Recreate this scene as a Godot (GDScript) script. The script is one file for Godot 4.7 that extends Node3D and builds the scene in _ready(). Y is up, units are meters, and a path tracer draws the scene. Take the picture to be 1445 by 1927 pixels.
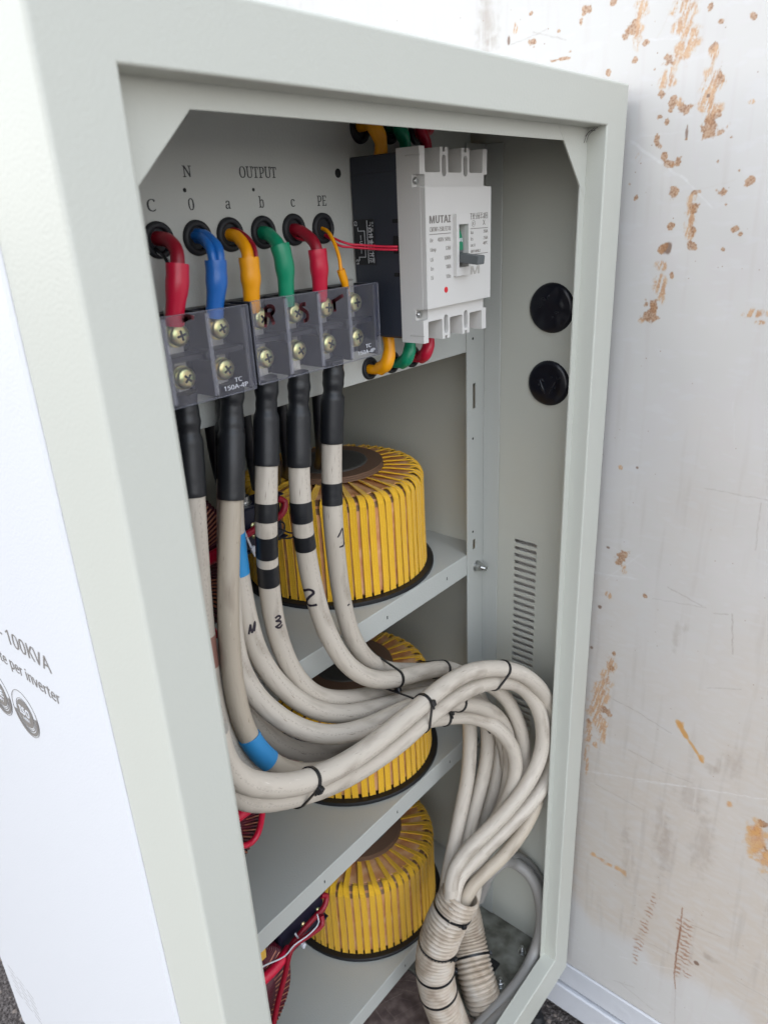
extends Node3D
# An open grey electrical cabinet that stands against a rusty white steel wall. Metres; x to the right along the open side, y up, z out of it.

const W := 0.608
const H := 1.266
const D := 0.627
const ZP := -0.1669          # front of the mounting plate and of the shelf lips
const SHELVES := [0.721, 0.4134, 0.106]
const WALL_X := 0.630
const GROUND := -0.142
const PATHS := {
	"c1": [0.3069,1.0285,-0.1385, 0.3038,1.0085,-0.1385, 0.3006,0.9886,-0.1382, 0.2977,0.9686,-0.1380, 0.2952,0.9486,-0.1380, 0.2928,0.9286,-0.1377, 0.2905,0.9085,-0.1372, 0.2886,0.8884,-0.1364, 0.2889,0.8683,-0.1372, 0.2917,0.8485,-0.1399, 0.2950,0.8288,-0.1427, 0.2982,0.8090,-0.1450, 0.3014,0.7892,-0.1467, 0.3049,0.7693,-0.1479, 0.3089,0.7496,-0.1483, 0.3140,0.7301,-0.1481, 0.3212,0.7113,-0.1471, 0.3308,0.6936,-0.1461, 0.3431,0.6776,-0.1455, 0.3575,0.6635,-0.1455, 0.3734,0.6511,-0.1461, 0.3903,0.6402,-0.1469, 0.4077,0.6301,-0.1477, 0.4254,0.6203,-0.1478, 0.4431,0.6107,-0.1466, 0.4601,0.6001,-0.1444, 0.4758,0.5877,-0.1418, 0.4896,0.5732,-0.1393, 0.5005,0.5565,-0.1366, 0.5083,0.5381,-0.1336, 0.5124,0.5188,-0.1301, 0.5129,0.4988,-0.1270, 0.5109,0.4789,-0.1244, 0.5072,0.4593,-0.1220, 0.5025,0.4398,-0.1198, 0.4966,0.4206,-0.1178, 0.4893,0.4018,-0.1165, 0.4809,0.3835,-0.1156, 0.4719,0.3654,-0.1146, 0.4626,0.3476,-0.1133, 0.4529,0.3299,-0.1118, 0.4430,0.3125,-0.1100, 0.4331,0.2950,-0.1079, 0.4236,0.2774,-0.1051, 0.4145,0.2597,-0.1020],
	"c2": [0.2618,1.0246,-0.1385, 0.2587,1.0046,-0.1384, 0.2550,0.9848,-0.1373, 0.2511,0.9651,-0.1356, 0.2480,0.9452,-0.1345, 0.2455,0.9252,-0.1332, 0.2438,0.9051,-0.1321, 0.2444,0.8849,-0.1327, 0.2465,0.8649,-0.1343, 0.2491,0.8449,-0.1355, 0.2519,0.8249,-0.1359, 0.2550,0.8050,-0.1355, 0.2584,0.7851,-0.1344, 0.2629,0.7655,-0.1323, 0.2686,0.7463,-0.1296, 0.2761,0.7279,-0.1262, 0.2862,0.7109,-0.1225, 0.2992,0.6959,-0.1190, 0.3149,0.6835,-0.1164, 0.3323,0.6734,-0.1151, 0.3508,0.6653,-0.1148, 0.3697,0.6582,-0.1149, 0.3887,0.6513,-0.1152, 0.4075,0.6439,-0.1154, 0.4259,0.6357,-0.1154, 0.4437,0.6261,-0.1154, 0.4604,0.6147,-0.1152, 0.4754,0.6013,-0.1152, 0.4889,0.5863,-0.1153, 0.5011,0.5702,-0.1154, 0.5122,0.5533,-0.1157, 0.5221,0.5357,-0.1162, 0.5306,0.5174,-0.1166, 0.5364,0.4981,-0.1157, 0.5379,0.4782,-0.1134, 0.5367,0.4582,-0.1111, 0.5330,0.4384,-0.1093, 0.5270,0.4192,-0.1081, 0.5194,0.4005,-0.1077, 0.5107,0.3822,-0.1077, 0.5014,0.3643,-0.1076, 0.4917,0.3466,-0.1072, 0.4814,0.3292,-0.1065, 0.4704,0.3123,-0.1060, 0.4587,0.2959,-0.1061, 0.4468,0.2796,-0.1056, 0.4353,0.2631,-0.1035, 0.4243,0.2465,-0.1000],
	"c3": [0.2238,1.0273,-0.1385, 0.2206,1.0075,-0.1384, 0.2166,0.9878,-0.1368, 0.2118,0.9684,-0.1344, 0.2076,0.9488,-0.1330, 0.2035,0.9292,-0.1317, 0.2007,0.9093,-0.1317, 0.2009,0.8894,-0.1347, 0.2020,0.8696,-0.1381, 0.2031,0.8498,-0.1408, 0.2043,0.8298,-0.1429, 0.2059,0.8098,-0.1442, 0.2081,0.7898,-0.1446, 0.2113,0.7700,-0.1442, 0.2159,0.7504,-0.1430, 0.2222,0.7315,-0.1412, 0.2311,0.7136,-0.1389, 0.2429,0.6975,-0.1367, 0.2578,0.6842,-0.1349, 0.2746,0.6733,-0.1340, 0.2924,0.6638,-0.1338, 0.3105,0.6551,-0.1340, 0.3288,0.6467,-0.1344, 0.3472,0.6386,-0.1351, 0.3657,0.6307,-0.1357, 0.3843,0.6231,-0.1359, 0.4031,0.6161,-0.1350, 0.4220,0.6097,-0.1324, 0.4405,0.6030,-0.1285, 0.4582,0.5948,-0.1236, 0.4745,0.5839,-0.1193, 0.4895,0.5706,-0.1175, 0.5034,0.5561,-0.1169, 0.5164,0.5408,-0.1168, 0.5285,0.5247,-0.1169, 0.5396,0.5080,-0.1171, 0.5496,0.4905,-0.1169, 0.5570,0.4720,-0.1152, 0.5606,0.4525,-0.1121, 0.5610,0.4326,-0.1091, 0.5572,0.4133,-0.1055, 0.5493,0.3952,-0.1017, 0.5410,0.3770,-0.0999, 0.5331,0.3585,-0.1003, 0.5248,0.3403,-0.1019, 0.5157,0.3224,-0.1039, 0.5044,0.3059,-0.1055, 0.4901,0.2919,-0.1058, 0.4744,0.2793,-0.1049, 0.4607,0.2648,-0.1038, 0.4493,0.2482,-0.1029, 0.4388,0.2311,-0.1020],
	"cn": [0.1959,1.0224,-0.1520, 0.1927,1.0024,-0.1520, 0.1895,0.9825,-0.1520, 0.1862,0.9626,-0.1518, 0.1827,0.9428,-0.1510, 0.1796,0.9229,-0.1502, 0.1783,0.9028,-0.1508, 0.1785,0.8827,-0.1520, 0.1789,0.8625,-0.1526, 0.1794,0.8424,-0.1523, 0.1801,0.8222,-0.1516, 0.1812,0.8022,-0.1500, 0.1832,0.7823,-0.1475, 0.1873,0.7629,-0.1437, 0.1936,0.7444,-0.1389, 0.2023,0.7270,-0.1336, 0.2131,0.7108,-0.1284, 0.2258,0.6959,-0.1237, 0.2409,0.6831,-0.1199, 0.2576,0.6722,-0.1174, 0.2755,0.6630,-0.1160, 0.2940,0.6549,-0.1154, 0.3126,0.6473,-0.1153, 0.3314,0.6399,-0.1157, 0.3502,0.6326,-0.1164, 0.3688,0.6250,-0.1173, 0.3874,0.6171,-0.1177, 0.4059,0.6092,-0.1167, 0.4242,0.6014,-0.1136, 0.4419,0.5927,-0.1093, 0.4587,0.5823,-0.1053, 0.4742,0.5698,-0.1027, 0.4887,0.5558,-0.1013, 0.5023,0.5409,-0.1006, 0.5150,0.5253,-0.0999, 0.5262,0.5086,-0.0985, 0.5352,0.4907,-0.0962, 0.5425,0.4720,-0.0941, 0.5485,0.4529,-0.0925, 0.5528,0.4332,-0.0914, 0.5559,0.4133,-0.0915, 0.5577,0.3932,-0.0923, 0.5563,0.3732,-0.0928, 0.5507,0.3538,-0.0928, 0.5428,0.3353,-0.0934, 0.5337,0.3174,-0.0952, 0.5237,0.3001,-0.0980, 0.5129,0.2834,-0.1013, 0.5015,0.2672,-0.1047, 0.4892,0.2514,-0.1070, 0.4755,0.2366,-0.1067, 0.4602,0.2237,-0.1043, 0.4441,0.2119,-0.1018, 0.4274,0.2007,-0.1000],
	"c5": [0.2021,0.9937,-0.1640, 0.1982,0.9742,-0.1636, 0.1942,0.9548,-0.1631, 0.1900,0.9354,-0.1623, 0.1853,0.9161,-0.1609, 0.1801,0.8971,-0.1587, 0.1744,0.8783,-0.1558, 0.1685,0.8597,-0.1523, 0.1627,0.8412,-0.1482, 0.1572,0.8227,-0.1434, 0.1536,0.8037,-0.1390, 0.1528,0.7843,-0.1349, 0.1556,0.7653,-0.1300, 0.1611,0.7472,-0.1239, 0.1694,0.7305,-0.1172, 0.1799,0.7151,-0.1105, 0.1925,0.7012,-0.1040, 0.2072,0.6892,-0.0982, 0.2238,0.6795,-0.0934, 0.2419,0.6721,-0.0899, 0.2607,0.6664,-0.0874, 0.2800,0.6620,-0.0857, 0.2995,0.6583,-0.0845, 0.3188,0.6540,-0.0837, 0.3376,0.6476,-0.0840, 0.3555,0.6391,-0.0857, 0.3729,0.6298,-0.0872, 0.3905,0.6207,-0.0859, 0.4077,0.6112,-0.0832, 0.4245,0.6007,-0.0821, 0.4410,0.5896,-0.0816, 0.4572,0.5781,-0.0810, 0.4727,0.5658,-0.0803, 0.4873,0.5524,-0.0803, 0.5012,0.5381,-0.0810, 0.5139,0.5229,-0.0811, 0.5241,0.5060,-0.0794, 0.5311,0.4875,-0.0775, 0.5354,0.4682,-0.0760, 0.5375,0.4485,-0.0749, 0.5375,0.4287,-0.0740, 0.5358,0.4089,-0.0740, 0.5330,0.3893,-0.0752, 0.5288,0.3700,-0.0774, 0.5223,0.3516,-0.0805, 0.5137,0.3341,-0.0843, 0.5036,0.3175,-0.0886, 0.4943,0.3005,-0.0929, 0.4864,0.2828,-0.0969, 0.4781,0.2649,-0.0988, 0.4681,0.2478,-0.0975, 0.4570,0.2315,-0.0949, 0.4450,0.2158,-0.0937, 0.4322,0.2006,-0.0940],
	"c8": [0.1933,1.0274,-0.1520, 0.1901,1.0077,-0.1520, 0.1870,0.9880,-0.1520, 0.1838,0.9684,-0.1520, 0.1805,0.9487,-0.1519, 0.1771,0.9291,-0.1516, 0.1740,0.9094,-0.1516, 0.1715,0.8896,-0.1525, 0.1691,0.8698,-0.1534, 0.1662,0.8501,-0.1539, 0.1631,0.8304,-0.1540, 0.1601,0.8107,-0.1540, 0.1578,0.7909,-0.1540, 0.1568,0.7710,-0.1536, 0.1576,0.7512,-0.1522, 0.1606,0.7317,-0.1495, 0.1660,0.7129,-0.1456, 0.1735,0.6950,-0.1408, 0.1831,0.6783,-0.1359, 0.1951,0.6631,-0.1313, 0.2097,0.6502,-0.1271, 0.2265,0.6402,-0.1234, 0.2445,0.6323,-0.1204, 0.2632,0.6256,-0.1182, 0.2822,0.6198,-0.1166, 0.3013,0.6144,-0.1153, 0.3205,0.6091,-0.1139, 0.3396,0.6036,-0.1120, 0.3584,0.5977,-0.1095, 0.3771,0.5912,-0.1068, 0.3955,0.5841,-0.1039, 0.4137,0.5766,-0.1009, 0.4317,0.5687,-0.0978, 0.4493,0.5598,-0.0946, 0.4660,0.5496,-0.0910, 0.4814,0.5383,-0.0852, 0.4940,0.5257,-0.0764, 0.5047,0.5103,-0.0697, 0.5140,0.4933,-0.0652, 0.5214,0.4751,-0.0618, 0.5252,0.4558,-0.0595, 0.5251,0.4359,-0.0586, 0.5216,0.4163,-0.0594, 0.5157,0.3974,-0.0617, 0.5086,0.3793,-0.0658, 0.5007,0.3619,-0.0715, 0.4925,0.3449,-0.0781, 0.4853,0.3274,-0.0843, 0.4788,0.3090,-0.0883, 0.4727,0.2901,-0.0890, 0.4677,0.2710,-0.0862, 0.4629,0.2518,-0.0839, 0.4562,0.2331,-0.0836, 0.4472,0.2155,-0.0860, 0.4372,0.1987,-0.0900],
	"c4": [0.1868,1.0302,-0.1385, 0.1832,1.0107,-0.1383, 0.1783,0.9916,-0.1362, 0.1725,0.9729,-0.1329, 0.1678,0.9537,-0.1312, 0.1629,0.9346,-0.1296, 0.1576,0.9155,-0.1279, 0.1522,0.8965,-0.1260, 0.1468,0.8775,-0.1237, 0.1421,0.8584,-0.1218, 0.1390,0.8388,-0.1212, 0.1366,0.8191,-0.1207, 0.1343,0.7994,-0.1193, 0.1324,0.7798,-0.1172, 0.1313,0.7602,-0.1140, 0.1316,0.7409,-0.1097, 0.1347,0.7221,-0.1042, 0.1416,0.7047,-0.0979, 0.1526,0.6893,-0.0919, 0.1668,0.6764,-0.0872, 0.1833,0.6658,-0.0840, 0.2012,0.6576,-0.0822, 0.2201,0.6513,-0.0815, 0.2393,0.6464,-0.0815, 0.2587,0.6424,-0.0819, 0.2782,0.6390,-0.0827, 0.2979,0.6365,-0.0839, 0.3176,0.6348,-0.0854, 0.3374,0.6344,-0.0862, 0.3572,0.6356,-0.0853, 0.3770,0.6363,-0.0840, 0.3967,0.6347,-0.0835, 0.4162,0.6309,-0.0835, 0.4354,0.6259,-0.0832, 0.4544,0.6201,-0.0823, 0.4729,0.6132,-0.0809, 0.4909,0.6049,-0.0790, 0.5080,0.5953,-0.0765, 0.5241,0.5841,-0.0733, 0.5387,0.5712,-0.0696, 0.5516,0.5566,-0.0658, 0.5627,0.5406,-0.0623, 0.5722,0.5234,-0.0592, 0.5799,0.5053,-0.0565, 0.5856,0.4865,-0.0543, 0.5895,0.4671,-0.0526, 0.5917,0.4474,-0.0512, 0.5916,0.4276,-0.0499, 0.5877,0.4084,-0.0479, 0.5788,0.3910,-0.0449, 0.5662,0.3760,-0.0419, 0.5519,0.3623,-0.0401, 0.5368,0.3495,-0.0404, 0.5210,0.3377,-0.0426, 0.5048,0.3268,-0.0463, 0.4883,0.3170,-0.0513, 0.4716,0.3082,-0.0574, 0.4554,0.2992,-0.0645, 0.4407,0.2877,-0.0711, 0.4273,0.2737,-0.0750, 0.4148,0.2583,-0.0760],
	"c7": [0.1425,1.0307,-0.1400, 0.1399,1.0110,-0.1387, 0.1369,0.9914,-0.1370, 0.1332,0.9719,-0.1345, 0.1300,0.9523,-0.1326, 0.1277,0.9325,-0.1321, 0.1268,0.9126,-0.1335, 0.1259,0.8928,-0.1348, 0.1248,0.8729,-0.1357, 0.1235,0.8530,-0.1360, 0.1221,0.8331,-0.1358, 0.1206,0.8132,-0.1350, 0.1193,0.7934,-0.1335, 0.1183,0.7736,-0.1314, 0.1179,0.7539,-0.1283, 0.1189,0.7344,-0.1243, 0.1228,0.7155,-0.1191, 0.1302,0.6980,-0.1133, 0.1416,0.6826,-0.1078, 0.1553,0.6688,-0.1035, 0.1703,0.6562,-0.1001, 0.1872,0.6458,-0.0978, 0.2056,0.6384,-0.0966, 0.2248,0.6331,-0.0960, 0.2443,0.6289,-0.0956, 0.2640,0.6254,-0.0954, 0.2837,0.6226,-0.0959, 0.3035,0.6205,-0.0968, 0.3234,0.6190,-0.0979, 0.3432,0.6175,-0.0991, 0.3631,0.6160,-0.1003, 0.3830,0.6148,-0.1010, 0.4029,0.6142,-0.1005, 0.4228,0.6128,-0.0993, 0.4424,0.6094,-0.0980, 0.4615,0.6039,-0.0966, 0.4796,0.5961,-0.0944, 0.4961,0.5854,-0.0914, 0.5106,0.5722,-0.0878, 0.5232,0.5572,-0.0838, 0.5337,0.5408,-0.0799, 0.5420,0.5231,-0.0760, 0.5483,0.5045,-0.0724, 0.5528,0.4855,-0.0687, 0.5551,0.4660,-0.0654, 0.5549,0.4462,-0.0627, 0.5523,0.4265,-0.0608, 0.5474,0.4073,-0.0597, 0.5398,0.3888,-0.0592, 0.5298,0.3717,-0.0599, 0.5187,0.3553,-0.0625, 0.5072,0.3396,-0.0671, 0.4941,0.3256,-0.0724, 0.4786,0.3140,-0.0768, 0.4644,0.3004,-0.0801, 0.4541,0.2835,-0.0818, 0.4465,0.2651,-0.0815, 0.4396,0.2464,-0.0811, 0.4319,0.2281,-0.0827, 0.4235,0.2103,-0.0860],
	"ca": [0.0536,0.8243,-0.0330, 0.0553,0.8044,-0.0331, 0.0606,0.7852,-0.0331, 0.0704,0.7678,-0.0330, 0.0838,0.7530,-0.0332, 0.0991,0.7401,-0.0337, 0.1155,0.7286,-0.0346, 0.1329,0.7188,-0.0358, 0.1509,0.7103,-0.0374, 0.1695,0.7032,-0.0394, 0.1884,0.6968,-0.0416, 0.2075,0.6914,-0.0439, 0.2269,0.6868,-0.0464, 0.2464,0.6830,-0.0490, 0.2660,0.6798,-0.0515, 0.2857,0.6770,-0.0538, 0.3054,0.6745,-0.0558, 0.3252,0.6725,-0.0579, 0.3451,0.6707,-0.0597, 0.3650,0.6687,-0.0610, 0.3848,0.6659,-0.0616, 0.4044,0.6621,-0.0614, 0.4237,0.6567,-0.0604, 0.4424,0.6497,-0.0586, 0.4605,0.6416,-0.0562, 0.4780,0.6325,-0.0529, 0.4947,0.6221,-0.0490, 0.5102,0.6102,-0.0446, 0.5240,0.5964,-0.0403, 0.5366,0.5812,-0.0372, 0.5485,0.5652,-0.0357, 0.5593,0.5483,-0.0351, 0.5683,0.5305,-0.0345, 0.5748,0.5116,-0.0337, 0.5799,0.4922,-0.0332, 0.5837,0.4726,-0.0330, 0.5860,0.4527,-0.0330, 0.5858,0.4327,-0.0330, 0.5802,0.4137,-0.0330, 0.5668,0.3992,-0.0336, 0.5499,0.3887,-0.0359, 0.5328,0.3792,-0.0401, 0.5162,0.3694,-0.0456, 0.5007,0.3586,-0.0523, 0.4862,0.3471,-0.0598, 0.4723,0.3352,-0.0679, 0.4585,0.3232,-0.0761, 0.4444,0.3110,-0.0834, 0.4297,0.2983,-0.0880, 0.4153,0.2847,-0.0862, 0.4027,0.2709,-0.0790],
	"cb": [0.0517,0.8043,-0.0330, 0.0562,0.7856,-0.0384, 0.0616,0.7669,-0.0426, 0.0695,0.7487,-0.0448, 0.0817,0.7331,-0.0451, 0.0971,0.7204,-0.0451, 0.1139,0.7095,-0.0454, 0.1312,0.6997,-0.0458, 0.1491,0.6908,-0.0463, 0.1674,0.6828,-0.0470, 0.1860,0.6756,-0.0480, 0.2049,0.6693,-0.0493, 0.2241,0.6637,-0.0508, 0.2434,0.6588,-0.0524, 0.2628,0.6546,-0.0540, 0.2824,0.6511,-0.0557, 0.3022,0.6489,-0.0576, 0.3220,0.6473,-0.0594, 0.3419,0.6454,-0.0611, 0.3616,0.6429,-0.0623, 0.3814,0.6398,-0.0632, 0.4010,0.6364,-0.0637, 0.4206,0.6322,-0.0637, 0.4398,0.6267,-0.0631, 0.4584,0.6197,-0.0620, 0.4766,0.6116,-0.0604, 0.4942,0.6022,-0.0583, 0.5107,0.5913,-0.0558, 0.5253,0.5781,-0.0525, 0.5368,0.5625,-0.0479, 0.5448,0.5451,-0.0422, 0.5500,0.5264,-0.0375, 0.5527,0.5069,-0.0347, 0.5529,0.4869,-0.0334, 0.5494,0.4674,-0.0331, 0.5405,0.4496,-0.0337, 0.5287,0.4337,-0.0363, 0.5165,0.4185,-0.0409, 0.5043,0.4039,-0.0469, 0.4922,0.3897,-0.0540, 0.4797,0.3762,-0.0618, 0.4668,0.3632,-0.0698, 0.4534,0.3506,-0.0776, 0.4395,0.3381,-0.0845, 0.4256,0.3245,-0.0893, 0.4146,0.3081,-0.0897, 0.4095,0.2889,-0.0877, 0.4063,0.2693,-0.0860],
	"earth1": [0.5126,0.1656,-0.1100, 0.5102,0.1825,-0.1050, 0.5077,0.1995,-0.1000, 0.5055,0.2165,-0.0949, 0.5041,0.2335,-0.0895, 0.5078,0.2493,-0.0827, 0.5224,0.2525,-0.0780, 0.5370,0.2427,-0.0793, 0.5495,0.2303,-0.0823, 0.5617,0.2175,-0.0845, 0.5736,0.2050,-0.0813, 0.5783,0.1966,-0.0666, 0.5783,0.1860,-0.0526, 0.5780,0.1706,-0.0437, 0.5781,0.1534,-0.0388, 0.5781,0.1358,-0.0360, 0.5776,0.1180,-0.0345, 0.5759,0.1002,-0.0338, 0.5724,0.0827,-0.0339, 0.5662,0.0660,-0.0344, 0.5544,0.0529,-0.0345, 0.5381,0.0462,-0.0340, 0.5204,0.0439,-0.0339, 0.5027,0.0415,-0.0351, 0.4854,0.0384,-0.0380, 0.4682,0.0351,-0.0417, 0.4509,0.0324,-0.0454, 0.4334,0.0306,-0.0485, 0.4157,0.0300,-0.0509, 0.3980,0.0300,-0.0530],
	"earth2": [0.5324,0.1641,-0.1180, 0.5326,0.1813,-0.1125, 0.5331,0.1984,-0.1068, 0.5353,0.2149,-0.1001, 0.5431,0.2283,-0.0920, 0.5593,0.2272,-0.0871, 0.5735,0.2161,-0.0876, 0.5863,0.2036,-0.0867, 0.5955,0.1923,-0.0770, 0.5973,0.1823,-0.0622, 0.5971,0.1688,-0.0506, 0.5970,0.1521,-0.0439, 0.5971,0.1346,-0.0395, 0.5972,0.1167,-0.0369, 0.5970,0.0988,-0.0354, 0.5957,0.0808,-0.0347, 0.5932,0.0630,-0.0345, 0.5887,0.0455,-0.0349, 0.5825,0.0286,-0.0359, 0.5751,0.0123,-0.0379, 0.5657,-0.0027,-0.0407, 0.5494,-0.0083,-0.0418, 0.5333,-0.0012,-0.0396, 0.5191,0.0096,-0.0366, 0.5052,0.0206,-0.0336, 0.4901,0.0301,-0.0314, 0.4728,0.0350,-0.0315, 0.4550,0.0358,-0.0335, 0.4372,0.0352,-0.0364, 0.4194,0.0350,-0.0391],
	"con1": [0.4264,0.2786,-0.0820, 0.4182,0.2629,-0.0862, 0.4107,0.2467,-0.0903, 0.4045,0.2300,-0.0943, 0.3993,0.2128,-0.0978, 0.3955,0.1952,-0.1007, 0.3927,0.1773,-0.1029, 0.3907,0.1592,-0.1039, 0.3893,0.1410,-0.1037, 0.3887,0.1228,-0.1018, 0.3890,0.1048,-0.0987, 0.3905,0.0870,-0.0949, 0.3925,0.0693,-0.0908, 0.3944,0.0516,-0.0866, 0.3959,0.0340,-0.0821, 0.3969,0.0164,-0.0771, 0.3977,-0.0011,-0.0720],
	"con2": [0.5092,0.1332,-0.1420, 0.5083,0.1154,-0.1371, 0.5057,0.0981,-0.1309, 0.5000,0.0826,-0.1225, 0.4918,0.0699,-0.1119, 0.4821,0.0597,-0.0998, 0.4735,0.0488,-0.0876, 0.4674,0.0353,-0.0765, 0.4636,0.0197,-0.0672, 0.4616,0.0030,-0.0596, 0.4610,-0.0145,-0.0535, 0.4611,-0.0323,-0.0480],
}
const BANDS := {
	"c1": [["shrink", 0.0000, 0.0811], ["tape", 0.1250, 0.1486]],
	"c2": [["shrink", 0.0000, 0.0823], ["tape", 0.1171, 0.1361], ["tape", 0.1519, 0.1677]],
	"c3": [["shrink", 0.0000, 0.0673], ["tape", 0.0994, 0.1140], ["tape", 0.1287, 0.1491], ["tape", 0.1608, 0.1813]],
	"cn": [["shrink", 0.0000, 0.0674], ["blue", 0.1124, 0.1517]],
	"c8": [["shrink", 0.0000, 0.0696]],
	"c5": [["shrink", 0.0000, 0.0456]],
	"c4": [["shrink", 0.0000, 0.0756], ["blue", 0.2594, 0.2872]],
	"c7": [["shrink", 0.0000, 0.0638], ["brown", 0.1709, 0.1964]],
}
const INK := {
	"c1": [[0.2854,0.8644,-0.1286,0.2902,0.8716,-0.1273,0.2919,0.8680,-0.1278,0.2938,0.8528,-0.1296,0.2883,0.8519,-0.1296], [0.2883,0.8519,-0.1296,0.2958,0.8529,-0.1307], [0.3014,0.7763,-0.1375,0.3033,0.7767,-0.1377]],
	"c2": [[0.2427,0.8200,-0.1385,0.2424,0.8228,-0.1318,0.2449,0.8215,-0.1286,0.2455,0.8184,-0.1282,0.2435,0.8138,-0.1326,0.2445,0.8073,-0.1382,0.2451,0.8032,-0.1371,0.2461,0.8039,-0.1319,0.2479,0.8048,-0.1285]],
	"c3": [[0.2017,0.8101,-0.1356,0.2038,0.8114,-0.1340,0.2065,0.8087,-0.1344,0.2029,0.8068,-0.1352,0.2015,0.8062,-0.1353,0.2049,0.8050,-0.1340,0.2065,0.8029,-0.1345,0.2029,0.8008,-0.1354,0.2011,0.7999,-0.1357,0.2043,0.7979,-0.1351,0.2073,0.7996,-0.1344]],
	"cn": [[0.1739,0.8035,-0.1425,0.1763,0.8115,-0.1423,0.1765,0.8110,-0.1418,0.1764,0.8040,-0.1408,0.1806,0.8133,-0.1410,0.1812,0.8112,-0.1413,0.1790,0.8051,-0.1406]],
}
const TIES := [
	["c2", [0.9239,-0.3826,0.0062], [0.3467,0.6669,-0.1148, 0.3491,0.6713,-0.1454]],
	["cn", [0.9316,-0.3625,-0.0264], [0.3300,0.6405,-0.1156, 0.3328,0.6450,-0.1346, 0.3349,0.6486,-0.0839]],
	["ca", [0.9907,-0.0943,-0.0980], [0.3235,0.6727,-0.0577, 0.3214,0.6474,-0.0594]],
	["c2", [0.8722,-0.4891,0.0042], [0.4383,0.6292,-0.1154, 0.4314,0.6171,-0.1476]],
	["ca", [0.8555,-0.4854,0.1803], [0.4779,0.6326,-0.0529, 0.4698,0.6147,-0.0611, 0.4740,0.6127,-0.0808]],
	["ca", [0.8977,-0.4334,-0.0787], [0.1389,0.7158,-0.0363, 0.1297,0.7005,-0.0457]],
	["c8", [0.9067,-0.3925,0.1545], [0.4189,0.5744,-0.1001]],
	["c5", [0.8371,-0.5459,0.0351], [0.4243,0.6007,-0.0821]],
	["cn", [0.3888,-0.9148,0.1092], [0.5366,0.4875,-0.0958, 0.5490,0.4917,-0.1170]],
]
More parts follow.
